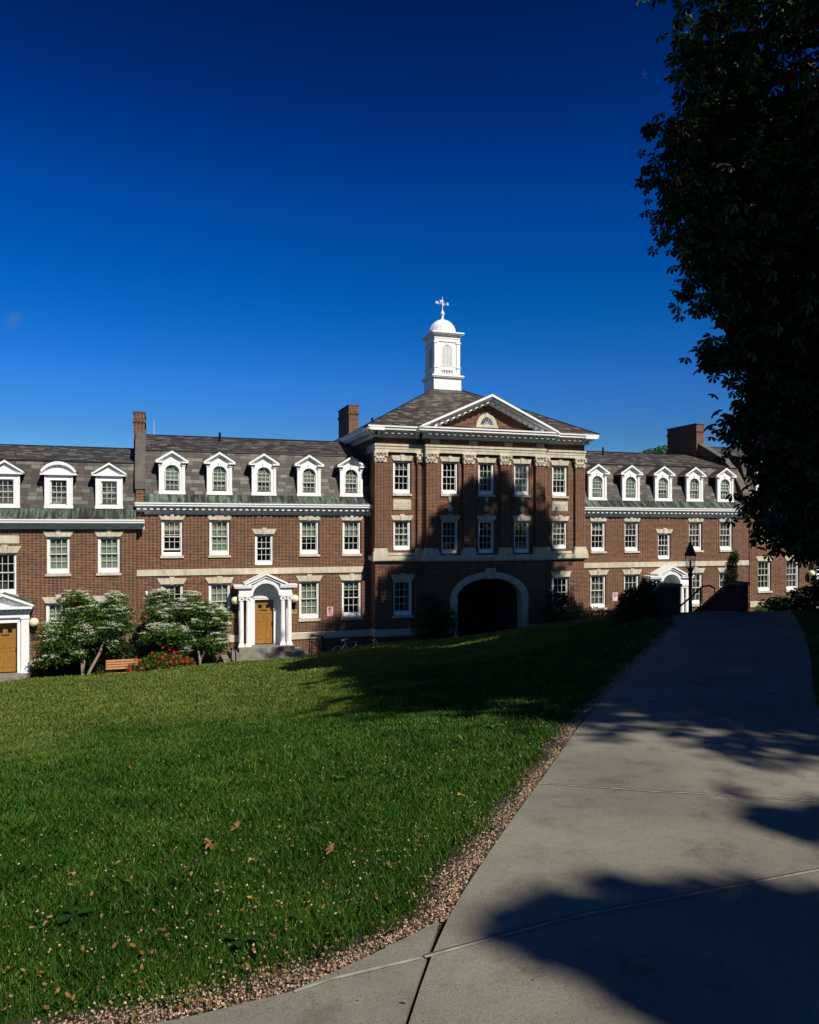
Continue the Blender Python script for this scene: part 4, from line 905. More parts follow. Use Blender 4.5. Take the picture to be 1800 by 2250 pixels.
lu = MB(); lx, lz = 15.72, 6.86
A = arch_pts(lx, lz, 0.55, 0.58, 18); B = arch_pts(lx, lz, 0.38, 0.42, 18)
for i in range(18): lu.prism([A[i], A[i + 1], B[i + 1], B[i]], 35.0, 35.12, 'y')
lu.box(lx - 0.60, lx + 0.60, 34.97, 35.12, 6.72, lz - 0.001); lu.prism([(lx - 0.06, lz + 0.42), (lx + 0.06, lz + 0.42), (lx + 0.08, lz + 0.62), (lx - 0.08, lz + 0.62)], 34.97, 35.1, 'y'); lu.build('lunette_surround', M['lime'], pd)
lw = MB(); B2 = arch_pts(lx, lz, 0.38, 0.42, 18); C2 = arch_pts(lx, lz, 0.34, 0.38, 18)
for i in range(18): lw.prism([B2[i], B2[i + 1], C2[i + 1], C2[i]], 35.02, 35.05, 'y')
for k in range(1, 8): a = R(180 * k / 8); lw.tube([(lx, 35.035, lz), (lx + 0.36 * math.cos(a), 35.035, lz + 0.4 * math.sin(a))], 0.011, 4)
D2 = arch_pts(lx, lz, 0.14, 0.15, 10); lw.tube([(a, 35.035, b) for a, b in D2], 0.012, 4); lw.box(lx - 0.38, lx + 0.38, 35.02, 35.05, lz, lz + 0.03)
lw.build('fanlight', M['sash'], pd)
lg2 = MB(); lg2.prism([(lx - 0.37, lz)] + [(lx + 0.37, lz)] + arch_pts(lx, lz, 0.37, 0.41, 12, 0, 180), 35.052, 35.056, 'y'); lg2.build('fanlight_pane', M['dark'], pd)
# hip roof + pediment roof
hr = MB(); ex0, ex1, ey0, ey1, ez = 9.44, 22.08, 34.72, 48.05, 6.61; tx0, tx1, ty0, ty1, tz = 14.86, 16.66, 40.5, 42.3, 9.62
def uvq(P, u): a = Vector(P[0]); return [((Vector(p) - a).dot(u), (Vector(p) - a).dot((Vector(P[3]) - Vector(P[0])) - u * ((Vector(P[3]) - Vector(P[0])).dot(u))) / max(((Vector(P[3]) - Vector(P[0])) - u * ((Vector(P[3]) - Vector(P[0])).dot(u))).length, 1e-6)) for p in P]
def hipface(P): u = (Vector(P[1]) - Vector(P[0])).normalized(); hr.face(P, uvq(P, u))
hipface([(ex0, ey0, ez), (ex1, ey0, ez), (tx1, ty0, tz), (tx0, ty0, tz)]); hipface([(ex0, ey1, ez), (ex0, ey0, ez), (tx0, ty0, tz), (tx0, ty1, tz)])
hipface([(ex1, ey0, ez), (ex1, ey1, ez), (tx1, ty1, tz), (tx1, ty0, tz)]); hipface([(ex1, ey1, ez), (ex0, ey1, ez), (tx0, ty1, tz), (tx1, ty1, tz)])
for sd in (-1, 1):
    P = [(PXC + sd * (PHW + 0.02), 34.38, PZ0 + 0.005), (PXC + sd * (PHW + 0.02), 40.0, PZ0 + 0.005), (PXC, 40.0, PZ1 + 0.006), (PXC, 34.38, PZ1 + 0.006)]
    hr.face(P, [(0, 0), (5.6, 0), (5.6, 4), (0, 4)])
hr.build('hip_roof', M['slate'], pav, recalc=False)
hv = MB(); hv.tube([(ex0, ey0, ez + 0.01), (tx0, ty0, tz + 0.01)], 0.035, 5); hv.tube([(ex1, ey0, ez + 0.01), (tx1, ty0, tz + 0.01)], 0.035, 5); hv.build('hip_flashing', M['iron'], pav)
vp = MB(); vp.tube([(9.75, 35.1, 6.5), (9.75, 35.1, 6.98)], 0.055, 8); vp.tube([(21.9, 37.0, 6.3), (21.9, 37.0, 6.5)], 0.06, 8); vp.build('vent_pipe', M['iron'], pav)
vb = MB(); vb.box(19.4, 20.1, 37.6, 38.2, 7.2, 8.05); vb.build('roof_hatch', M['coping'], pav)
ch_ = chimney(pav, 10.3, 10.86, 42.0, 44.6, 6.3, 8.74)
fl = MB(); fl.box(10.28, 10.6, 41.97, 42.0, 6.6, 7.15); fl.box(10.6, 10.88, 41.97, 42.0, 6.8, 7.4); fl.build('step_flashing', M['coping'], ch_)
# ---- archway
ar = MB(); axc = (AX0 + AX1) / 2; AI = arch_pts(axc, ASP, 1.78, 1.0, 24); AO2 = arch_pts(axc, ASP, 2.145, 1.315, 24)
AM = arch_pts(axc, ASP, 1.96, 1.16, 24)
for i in range(24): ar.prism([AO2[i], AO2[i + 1], AM[i + 1], AM[i]], YC - LY - 0.09, YC + 0.35, 'y'); ar.prism([AM[i], AM[i + 1], AI[i + 1], AI[i]], YC - LY - 0.06, YC + 0.35, 'y')
for sd in (-1, 1):
    ar.box(axc + sd * 1.78, axc + sd * 2.145, YC - LY - 0.09, YC + 0.35, -4.5, ASP - 0.09); ar.box(axc + sd * 1.74, axc + sd * 2.19, YC - LY - 0.12, YC + 0.36, ASP - 0.088, ASP - 0.002)
ar.prism([(axc - 0.17, ASP + 0.96), (axc + 0.17, ASP + 0.96), (axc + 0.30, ASP + 1.50), (axc - 0.30, ASP + 1.50)], YC - LY - 0.16, YC, 'y')
for k in (-0.5, 0.5): ar.prism([(axc + k * 0.2 - 0.02, ASP + 0.99), (axc + k * 0.2 + 0.02, ASP + 0.99), (axc + k * 0.36 + 0.02, ASP + 1.46), (axc + k * 0.36 - 0.02, ASP + 1.46)], YC - LY - 0.18, YC - LY - 0.161, 'y')
ar.build('archway_surround', M['lime'], pav)
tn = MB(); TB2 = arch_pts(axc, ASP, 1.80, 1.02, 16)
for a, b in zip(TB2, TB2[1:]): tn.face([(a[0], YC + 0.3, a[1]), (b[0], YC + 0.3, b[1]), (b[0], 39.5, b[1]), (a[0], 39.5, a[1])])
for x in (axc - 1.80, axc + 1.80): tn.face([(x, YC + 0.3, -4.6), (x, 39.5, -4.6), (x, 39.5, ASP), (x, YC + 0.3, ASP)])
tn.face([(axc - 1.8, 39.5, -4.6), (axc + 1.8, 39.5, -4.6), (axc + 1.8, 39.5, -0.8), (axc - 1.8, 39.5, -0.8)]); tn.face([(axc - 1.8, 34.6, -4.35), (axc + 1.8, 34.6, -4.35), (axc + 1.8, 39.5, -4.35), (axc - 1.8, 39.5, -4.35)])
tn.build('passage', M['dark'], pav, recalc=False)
gd = MB(); gd.box(axc - 1.0, axc - 0.01, 39.3, 39.4, -4.3, -1.9); gd.box(axc + 0.01, axc + 1.0, 39.3, 39.4, -4.3, -1.9); dd = gd.build('entrance_door', M['darkdoor'], pav)
gh = MB(); gh.tube([(axc - 0.09, 39.25, -3.25), (axc - 0.09, 39.25, -2.95)], 0.015, 6); gh.tube([(axc + 0.09, 39.25, -3.25), (axc + 0.09, 39.25, -2.95)], 0.015, 6); gh.build('door_handle', M['brass'], dd)
# rusticated brick bands and radiating voussoirs round the arch
ru = MB()
for k in range(9):
    z0 = -4.4 + k * 0.44; 
    for a, b in ((XA + 0.03, AX0 - 0.02), (AX1 + 0.02, XB - 0.03)): ru.box(a, b, YC - LY - 0.035, YC - LY + 0.01, z0, z0 + 0.40) if z0 + 0.4 < ASP + 0.3 else None
    for a, b in ((XL + 0.02, XL + 0.6), (XR - 0.6, XR - 0.02)): ru.box(a, b, YS - LY - 0.03, YS - LY + 0.01, z0, z0 + 0.40) if False else None
for k in range(1, 12):
    a = R(180 * k / 12); a2 = R(180 * (k + 0.86) / 12)
    if k == 11: continue
    def pp(an, rr): return (axc + 2.17 * rr * math.cos(an), ASP + 1.34 * rr * math.sin(an))
    q = [pp(a, 1.0), pp(a2, 1.0), pp(a2, 1.28), pp(a, 1.28)]
    q = [(x_, min(z_, 0.0)) for x_, z_ in q]; q = [(min(max(x_, XA + 0.03), XB - 0.03), z_) for x_, z_ in q]
    ru.prism(q, YC - LY - 0.036, YC - LY + 0.01, 'y')
ru.build('rusticated_brick', M['brick_lintel'], pav)
for a, b, yy in ((XL - 0.05, XA, YS - LY), (XB, XR + 0.05, YS - LY), (XA - 0.05, AX0 - 0.002, YC - LY - 0.004), (AX1 + 0.002, XB + 0.05, YC - LY - 0.004)):
    wt2 = MB(); wt2.prism([(yy - 0.06, -3.60), (yy - 0.06, -3.30), (yy + 0.05, -3.22), (yy + 0.05, -3.60)], a, b, 'x'); wt2.build('water_table', M['lime'], pav)
wt2 = MB(); wt2.box(XL - 0.05, XL, 35.4, YW - 0.06, -3.60, -3.25); wt2.build('water_table', M['lime'], pav)
# ---- cupola
cu = empty('cupola', (15.76, 41.4, 9.3)); cu.parent = pav
def cb(name, mat='white'):
    return MB()
c = MB(); c.box(-0.84, 0.84, -0.84, 0.84, 0, 1.02); c.box(-0.94, 0.94, -0.94, 0.94, 1.021, 1.08); c.box(-0.98, 0.98, -0.98, 0.98, 1.081, 1.16)
c.build('cupola_base', M['white'], cu)
c = MB(); zz0, zz1 = 1.161, 3.50
c.box(-0.70, 0.70, -0.70, 0.70, zz0, 3.3)
for sx in (-1, 1):
    for sy in (-1, 1):
        c.box(sx * 0.57, sx * 0.79, sy * 0.57, sy * 0.79, zz0, 3.0); c.box(sx * 0.55, sx * 0.82, sy * 0.55, sy * 0.82, zz0, zz0 + 0.05); c.box(sx * 0.55, sx * 0.83, sy * 0.55, sy * 0.83, 1.60, 1.66); c.box(sx * 0.55, sx * 0.82, sy * 0.55, sy * 0.82, 3.0, 3.1)
c.box(-0.78, 0.78, -0.78, 0.78, 3.1, 3.45)
def cside(fn):
    for ang in (0, 90, 180, 270):
        q = MB(); fn(q); Mx = Matrix.Rotation(R(ang), 4, 'Z'); q.v = [tuple(Mx @ Vector(v)) for v in q.v]; b = len(c2.v); c2.v += q.v; c2.f += [tuple(b + i for i in f) for f in q.f]; c2.uv += q.uv; c2.m += q.m
c.box(-0.8, 0.8, -0.8, 0.8, 3.28, 3.33)
c.build('cupola_shaft', M['white'], cu)
c2 = MB()
def fpanel(q):
    arch_panel(q, -0.56, 0.56, 1.68, 3.05, 0.31, 1.70, 2.62, -0.745, -0.7005)
    q.box(-0.56, -0.36, -0.745, -0.7005, 1.20, 1.66); q.box(0.36, 0.56, -0.745, -0.7005, 1.20, 1.66); q.box(-0.36, 0.36, -0.745, -0.7005, 1.20, 1.24); q.box(-0.36, 0.36, -0.745, -0.7005, 1.50, 1.66)
    for i in range(7): x = -0.3 + i * 0.1; q.lathe([(0.035, 0), (0.04, 0.06), (0.02, 0.12), (0.03, 0.18), (0.03, 0.26)], (x, -0.73, 1.24), 6)
    q.prism([(-0.03, 2.93), (0.03, 2.93), (0.05, 3.06), (-0.05, 3.06)], -0.77, -0.7455, 'y')
cside(fpanel); c2.build('panel', M['white'], cu)
c2 = MB()
def louv(q):
    z = 1.72
    while z < 2.90:
        hw_ = 0.30 if z < 2.62 else math.sqrt(max(0.31 ** 2 - (z - 2.62) ** 2, 0)) - 0.01
        if hw_ > 0.04: q.prism([(-0.735, z), (-0.735, z + 0.012), (-0.703, z + 0.045), (-0.703, z + 0.033)], -hw_, hw_, 'x')
        z += 0.052
    for x in (-0.1, 0.1): q.box(x - 0.014, x + 0.014, -0.742, -0.7355, 1.71, 2.88)
cside(louv); c2.build('louvre', M['white'], cu)
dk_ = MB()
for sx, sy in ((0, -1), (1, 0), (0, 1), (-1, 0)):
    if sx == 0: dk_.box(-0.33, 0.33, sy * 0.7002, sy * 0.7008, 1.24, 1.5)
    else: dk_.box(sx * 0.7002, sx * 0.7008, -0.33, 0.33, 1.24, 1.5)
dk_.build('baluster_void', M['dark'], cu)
c = MB(); c.box(-0.86, 0.86, -0.86, 0.86, 3.451, 3.50); c.box(-0.93, 0.93, -0.93, 0.93, 3.501, 3.56); c.box(-0.98, 0.98, -0.98, 0.98, 3.561, 3.64); c.build('cupola_cornice', M['white'], cu)
c = MB(); prof = [(0.78, 3.641), (0.78, 3.74)] + [(0.77 * math.cos(R(a)), 3.74 + 0.80 * math.sin(R(a))) for a in range(8, 84, 8)] + [(0.10, 4.53)]
c.lathe(prof, n=32); o_ = c.build('dome', M['white'], cu, smooth=True)
c = MB()
for k in range(20):
    a = 2 * math.pi * (k + 0.5) / 20; c.tube([(0.775 * math.cos(R(b)) * math.cos(a), 0.775 * math.cos(R(b)) * math.sin(a), 3.74 + 0.805 * math.sin(R(b))) for b in range(0, 84, 9)], 0.014, 4)
c.build('rib', M['sash'], o_)
c = MB(); c.lathe([(0.17, 4.50), (0.17, 4.54), (0.09, 4.58), (0.06, 4.66), (0.07, 4.74), (0.05, 4.78), (0.10, 4.83), (0.125, 4.92), (0.10, 5.01), (0.04, 5.06), (0.02, 5.2), (0.014, 5.85), (0.004, 5.92)], n=14); c.build('finial', M['white'], cu, smooth=True)
wv = MB(); zw = 5.50; ca, sa = math.cos(R(12)), math.sin(R(12))
wv.tube([(-0.32 * ca, -0.32 * sa, zw), (0.32 * ca, 0.32 * sa, zw)], 0.012, 5); wv.tube([(0.26 * -sa - 0.1, 0.3, zw), (0.26 * sa + 0.1, -0.3, zw)], 0.012, 5)
wvo = wv.build('weathervane', M['white'], cu)
for ch, px_, py_ in (('N', -0.34, -0.07), ('S', 0.34, 0.07), ('E', 0.17, 0.33), ('W', -0.17, -0.33)):
    text_mesh(ch, 0.21, M['white'], wvo, (px_ * 1.05, py_, zw + (0.02 if ch != 'E' else 0.08)), 0.012, 'letter', bold=0.008)

# ------------------------------------------------------------------ steps, rails, small fittings
def steps(name, label, X, Yw, ztop, tiers):
    r = empty(name, (0, 0, 0), label, 'steps')
    for (x0, x1, y0, z1, z0) in tiers:
        mb = MB(); mb.box(x0, x1, y0, Yw - 0.01, z0, z1); mb.build('step', M['stone_step'], r)
    return r
steps('stone_steps', 'three wide stone steps in front of the white columned portico', 4.76, YW, -3.82, [(3.50, 6.02, 35.10, -3.822, -4.0), (3.12, 6.42, 34.75, -4.001, -4.22), (2.75, 6.85, 34.35, -4.221, -4.75)])
steps('stone_steps', 'stone steps at the far white portico behind the street lamp', BRW[2], YW, -3.82, [(25.96, 28.48, 35.10, -3.822, -4.0), (25.6, 28.9, 34.75, -4.001, -4.22), (25.2, 29.3, 34.35, -4.221, -4.6)])
steps('stone_steps', 'low stone doorstep at the oak door on the left edge', -6.18, 35.9, -4.48, [(-7.4, -5.08, 34.9, -4.482, -5.3)])
steps('stone_steps', 'stone doorstep of the door at the right edge', 38.95, 36.15, -3.16, [(37.7, 40.2, 35.2, -3.162, -4.4)])
def wall_lamp(x, y, z, label):
    r = empty('wall_lamp', (x, y, z), label, 'wall lamp', 'round globe wall lamps')
    g = MB(); g.lathe([(0.19 * math.sin(R(a)), -0.19 * math.cos(R(a))) for a in range(15, 181, 12)] + [(0.001, 0.19)], (0, -0.24, 0), 20); g.build('globe', M['globe'], r, smooth=True)
    b = MB(); b.tube([(0, 0, -0.42), (0, -0.14, -0.40), (0, -0.24, -0.28), (0, -0.24, -0.18)], [0.03, 0.025, 0.03, 0.06], 8); b.box(-0.05, 0.05, -0.03, 0, -0.55, -0.30); b.build('bracket', M['iron'], r)
    return r
wall_lamp(3.40, YW, -1.68, 'cream globe wall lamp left of the white columned portico in the middle')
wall_lamp(6.18, YW, -1.68, 'cream globe wall lamp right of the white columned portico in the middle')
wall_lamp(-5.02, 35.9, -2.34, 'cream globe wall lamp beside the oak door at the left edge')
wall_lamp(37.60, 36.15, -1.04, 'cream globe wall lamp beside the door at the right edge')
wall_lamp(BRW[2] + 1.42, YW, -1.68, 'cream globe wall lamp beside the far portico, behind the lamp post')
# sign and plaques
sg = empty('wall_sign', (7.93, YW, -2.37), 'white no parking fire lane sign on the brick wall between two windows', 'sign')
M['signw'] = mat_flat('sign_white', (0.62, 0.52, 0.54), 0.5, var=0.05); M['signr'] = mat_flat('sign_red', (0.45, 0.03, 0.05), 0.5, var=0.1)
b = MB(); b.box(-0.16, 0.16, -0.02, -0.001, -0.235, 0.235); b.build('sign_panel', M['signw'], sg)
b = MB(); A = arch_pts(0, 0.09, 0.11, 0.11, 24, 0, 360); B = arch_pts(0, 0.09, 0.083, 0.083, 24, 0, 360)
for i in range(24): b.prism([A[i], A[i + 1], B[i + 1], B[i]], -0.026, -0.0205, 'y')
b.tube([(-0.065, -0.031, 0.155), (0.065, -0.031, 0.025)], 0.012, 6)
for (a, c0, d, e) in ((-0.16, 0.16, 0.222, 0.235), (-0.16, 0.16, -0.235, -0.222), (-0.16, -0.147, -0.222, 0.222), (0.147, 0.16, -0.222, 0.222)): b.box(a, c0, -0.024, -0.0203, d, e)
b.build('ring', M['signr'], sg)
text_mesh('P', 0.17, M['black'], sg, (0, -0.0225, 0.09), bold=0.006)
text_mesh('FIRE', 0.105, M['signr'], sg, (0, -0.0225, -0.08), bold=0.003); text_mesh('LANE', 0.105, M['signr'], sg, (0, -0.0225, -0.17), bold=0.003)
s2 = empty('wall_sign', (23.98, YW, -2.1), 'small white and red sign on the brick wall left of the dark bush at right', 'sign')
b = MB(); b.box(-0.16, 0.16, -0.02, -0.001, -0.235, 0.235); b.build('sign_panel', M['signw'], s2)
b = MB(); A = arch_pts(0, 0.09, 0.11, 0.11, 24, 0, 360); B = arch_pts(0, 0.09, 0.083, 0.083, 24, 0, 360)
for i in range(24): b.prism([A[i], A[i + 1], B[i + 1], B[i]], -0.026, -0.0205, 'y')
b.tube([(-0.065, -0.031, 0.155), (0.065, -0.031, 0.025)], 0.012, 6); b.build('ring', M['signr'], s2)
pq = empty('wall_plaque', (6.18, YW, -2.31), 'small yellow edged plaque under the right globe lamp of the middle portico', 'plaque')
M['plq'] = mat_flat('plaque_cream', (0.6, 0.45, 0.14), 0.5, var=0.05)
b = MB(); b.box(-0.11, 0.11, -0.02, -0.001, -0.10, 0.10); b.build('plaque_frame', M['plq'], pq); b = MB(); b.box(-0.07, 0.07, -0.026, -0.0205, -0.055, 0.055); b.build('plaque_face', M['black'], pq)
b = MB(); b.box(-0.045, 0.045, -0.03, -0.0265, 0.0, 0.02); b.box(-0.045, 0.02, -0.03, -0.0265, -0.03, -0.012); b.build('plaque_lines', M['plq'], pq)
b = MB(); b.box(-5.17, -4.84, 35.87, 35.899, -3.12, -2.87); tag(b.build('wall_plaque', M['bronze']), 'dark bronze plaque on the brick below the globe lamp at left', 'plaque')
b = MB(); b.prism([(-0.055, -1.17), (0.055, -1.17)] + [(0.04, -1.31), (-0.04, -1.31)], 36.10, 36.199, 'y'); q = b.build('flood_light', M['white'], loc=(-0.49, 0, 0)); tag(q, 'small white box light on the brick wall above the flowering shrubs', 'light')
# handrails by the middle steps
def rail(name, label, paths, rad=0.025, cat='handrail'):
    mb = MB()
    for p in paths: mb.tube(p, rad, 8)
    return tag(mb.build(name, M['iron'], smooth=False), label, cat)
rail('handrail', 'short black handrail on the left of the middle stone steps', [[(3.07, 34.35, -4.7), (3.07, 34.35, -3.62), (3.25, 34.3, -3.80), (3.27, 34.2, -4.75)], [(3.08, 34.34, -4.1), (3.26, 34.25, -4.3)]], 0.03)
rail('handrail', 'black handrail loop on the right of the middle stone steps', [[(6.55, 34.3, -4.7), (6.55, 34.3, -3.55), (6.62, 34.3, -3.5), (7.02, 34.3, -3.78), (7.1, 34.3, -3.9), (7.12, 34.3, -4.7)], [(6.68, 34.35, -3.55), (6.68, 34.35, -4.7)], [(6.95, 34.3, -3.75), (6.95, 34.3, -4.7)], [(6.6, 34.3, -4.05), (7.05, 34.3, -4.35)]], 0.022)
rail('vent_standpipe', 'thick black bent standpipe beside the middle steps', [[(6.68, 34.6, -3.27), (7.05, 34.6, -3.27), (7.18, 34.6, -3.31), (7.25, 34.6, -3.42), (7.26, 34.6, -3.6), (7.26, 34.6, -4.7)]], 0.065, 'pipe')

# park bench
be = empty('park_bench', (-1.42, 33.25, -4.75), 'orange brown slatted park bench half covered by the red rose bush', 'bench')
for i, (y_, z_) in enumerate(((0.22, 0.95), (0.20, 0.85), (0.18, 0.75), (0.16, 0.65), (-0.20, 0.48), (-0.10, 0.49), (0.02, 0.48), (0.12, 0.47))):
    b = MB(); 
    if i < 4: b.box(-0.62, 0.62, y_, y_ + 0.03, z_ - 0.04, z_ + 0.035)
    else: b.box(-0.62, 0.62, y_ - 0.045, y_ + 0.045, z_ - 0.03, z_)
    b.build('slat', M['benchwood'], be)
b = MB()
for sx in (-0.55, 0.55):
    b.tube([(sx, -0.22, 0), (sx, -0.22, 0.44), (sx, 0.15, 0.43), (sx, 0.27, 1.0)], 0.022, 6); b.tube([(sx, 0.16, 0.43), (sx, 0.24, 0)], 0.022, 6)
b.build('bench_frame', M['iron'], be)

# bicycles
def bicycle(loc, rz, c1, c2, label, tilt=0.0):
    r = empty('bicycle', loc, label, 'bicycle', 'bicycles parked by the wall'); r.rotation_euler = (tilt, 0, rz)
    for x in (-0.52, 0.52):
        w = MB(); w.tube([(x + 0.33 * math.cos(a), 0, 0.34 + 0.33 * math.sin(a)) for a in [2 * math.pi * k / 24 for k in range(25)]], 0.02, 6, False)
        wo_ = w.build('wheel', M['iron'], r)
        s = MB(); s.tube([(x + 0.30 * math.cos(a), 0, 0.34 + 0.30 * math.sin(a)) for a in [2 * math.pi * k / 24 for k in range(25)]], 0.008, 4, False)
        for k in range(12): a = 2 * math.pi * k / 12; s.tube([(x, 0.01, 0.34), (x + 0.30 * math.cos(a), 0, 0.34 + 0.30 * math.sin(a))], 0.002, 3)
        s.tube([(x, -0.04, 0.34), (x, 0.04, 0.34)], 0.02, 6); s.build('rim', M['sash'], wo_)
    f = MB(); bb = (-0.08, 0, 0.30); st = (-0.2, 0, 0.80); hd = (0.32, 0, 0.82); hb = (0.36, 0, 0.66)
    f.tube([bb, st], 0.018, 6); f.tube([bb, hb], 0.024, 6); f.tube([hd, hb], 0.022, 6)
    for s_ in (-0.05, 0.05): f.tube([bb, (-0.52, s_, 0.34)], 0.012, 5); f.tube([(-0.18, 0, 0.72), (-0.52, s_, 0.34)], 0.01, 5)
    f.build('frame', c1, r)
    g = MB(); g.tube([(-0.19, 0, 0.76), (0.33, 0, 0.78)], 0.02, 6)
    for s_ in (-0.05, 0.05): g.tube([hb, (0.40, s_, 0.62), (0.52, s_, 0.34)], 0.014, 5)
    g.build('fork', c2, r)
    s = MB(); s.idx([(-0.36, -0.07, 0.93), (-0.36, 0.07, 0.93), (-0.05, 0.015, 0.95), (-0.05, -0.015, 0.95), (-0.34, -0.06, 0.87), (-0.34, 0.06, 0.87), (-0.07, 0.01, 0.91), (-0.07, -0.01, 0.91)], [(0, 3, 2, 1), (4, 5, 6, 7), (0, 1, 5, 4), (1, 2, 6, 5), (2, 3, 7, 6), (3, 0, 4, 7)]); s.tube([st, (-0.22, 0, 0.9)], 0.014, 6); s.build('saddle', M['signs'], r)
    h = MB(); h.tube([hd, (0.31, 0, 0.93)], 0.014, 6); h.tube([(0.22, -0.28, 0.97), (0.31, -0.1, 0.94), (0.31, 0.1, 0.94), (0.22, 0.28, 0.97)], 0.012, 6); h.build('handlebar', M['iron'], r)
    k = MB(); k.tube([(-0.08, -0.05, 0.30), (-0.08, 0.05, 0.30)], 0.09, 12); k.tube([(-0.08, -0.07, 0.30), (0.02, -0.07, 0.17)], 0.012, 5); k.box(0.0, 0.06, -0.15, -0.06, 0.15, 0.17); k.build('crank', M['sash'], r)
    return r
M['signs'] = mat_flat('saddle_white', (0.7, 0.7, 0.68), 0.5); M['bluep'] = mat_flat('blue_frame', (0.03, 0.14, 0.28), 0.35); M['whp'] = mat_flat('white_frame', (0.65, 0.68, 0.7), 0.35)
bicycle((8.28, 33.75, -4.33), R(8), M['whp'], M['bluep'], 'white and blue bicycle with a white saddle leaning near the brick wall')
bicycle((9.6, 34.0, -4.42), R(60), M['sash'], M['sash'], 'second bicycle in shade behind the white saddled one, only a wheel showing')

# outdoor stair with brick cheek walls and rail
st_ = empty('garden_stair', (13.4, 16.0, -0.6), 'dark stair with brick cheek walls going down at the end of the path', 'stairs')
def wb(name, mat, fn, par=st_):
    m_ = MB(); fn(m_); m_.v = [(v[0] - 13.4, v[1] - 16.0, v[2] + 0.6) for v in m_.v]; return m_.build(name, M[mat], par)
def trd(m_):
    n = 16
    for i in range(n):
        y0 = 16.0 + i * 0.235; z = -0.52 - i * 0.15; m_.box(12.55, 14.33, y0, y0 + 0.26, z - 0.6, z)
wb('tread', 'concrete', trd)
for x0, x1 in ((12.19, 12.53), (14.35, 14.65)):
    def chk(m_, x0=x0, x1=x1):
        m_.prism([(16.0, -1.6), (16.0, 0.16), (16.35, 0.16), (19.9, -2.30), (20.3, -2.30), (20.3, -4.4), (17.5, -3.0)], x0 + 0.02, x1 - 0.02, 'x')
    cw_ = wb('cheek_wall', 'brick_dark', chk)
    def cp(m_, x0=x0, x1=x1):
        m_.prism([(15.97, 0.161), (15.97, 0.235), (16.38, 0.235), (19.92, -2.215), (20.33, -2.215), (20.33, -2.299), (19.9, -2.299), (16.35, 0.161)], x0 - 0.02, x1 + 0.02, 'x')
    q = wb('coping', 'coping', cp)
hr_ = MB(); hx = 13.57
hr_.tube([(hx, 16.0, -0.5), (hx, 15.98, -0.05), (hx, 16.02, 0.1), (hx, 16.2, 0.15), (hx, 16.45, 0.12), (hx, 19.8, -2.15), (hx, 19.95, -2.9)], 0.024, 8)
hr_.tube([(hx, 16.55, 0.05), (hx, 16.55, -0.8)], 0.022, 8); hr_.tube([(hx, 16.55, -0.42), (hx, 19.85, -2.60)], 0.02, 8); hr_.tube([(hx, 19.0, -1.6), (hx, 19.0, -2.6)], 0.02, 8)
tag(hr_.build('handrail', M['iron']), 'black tubular handrail with a curved end in the middle of the dark stair', 'handrail')

# lamp post
lp = empty('street_lamp', (17.33, 21.64, -3.6), 'black street lamp with a glass lantern under a pointed cap, beyond the path end', 'street lamp')
z_l = lambda z: z + 3.6
b = MB(); b.lathe([(0.20, -0.2), (0.20, 0.5), (0.14, 0.62), (0.10, 0.8), (0.075, 1.0), (0.058, 3.2), (0.06, 3.75), (0.085, 3.77), (0.085, 3.83), (0.06, 3.86), (0.06, 3.92), (0.10, 4.0), (0.125, 4.08), (0.09, 4.09)], n=14); b.build('pole', M['iron'], lp)
b = MB(); b.lathe([(0.08, 4.06), (0.115, 4.15), (0.155, 4.35), (0.16, 4.48), (0.15, 4.52)], n=16)
gm = bpy.data.materials.new('lantern_glass'); gm.use_nodes = True; pb = gm.node_tree.nodes['Principled BSDF']; pb.inputs['Base Color'].default_value = (0.8, 0.75, 0.72, 1); pb.inputs['Roughness'].default_value = 0.15; pb.inputs['Transmission Weight'].default_value = 0.85; pb.inputs['Alpha'].default_value = 0.35
b.build('lantern_glass', gm, lp, smooth=True)
b = MB(); b.lathe([(0.19, 4.50), (0.20, 4.55), (0.17, 4.60), (0.145, 4.68), (0.09, 4.84), (0.05, 4.92), (0.05, 4.97), (0.03, 5.0), (0.02, 5.06), (0.002, 5.12)], n=16); b.build('lamp_cap', M['iron'], lp)
b = MB()
for k in range(4): a = R(45 + 90 * k); b.tube([(0.12 * math.cos(a), 0.12 * math.sin(a), 4.08), (0.155 * math.cos(a), 0.155 * math.sin(a), 4.35), (0.16 * math.cos(a), 0.16 * math.sin(a), 4.52)], 0.01, 4)
b.tube([(0, 0, 4.05), (0, 0, 4.35)], 0.03, 8); b.build('lantern_frame', M['iron'], lp)
lp.scale = (1, 1, 0.955)

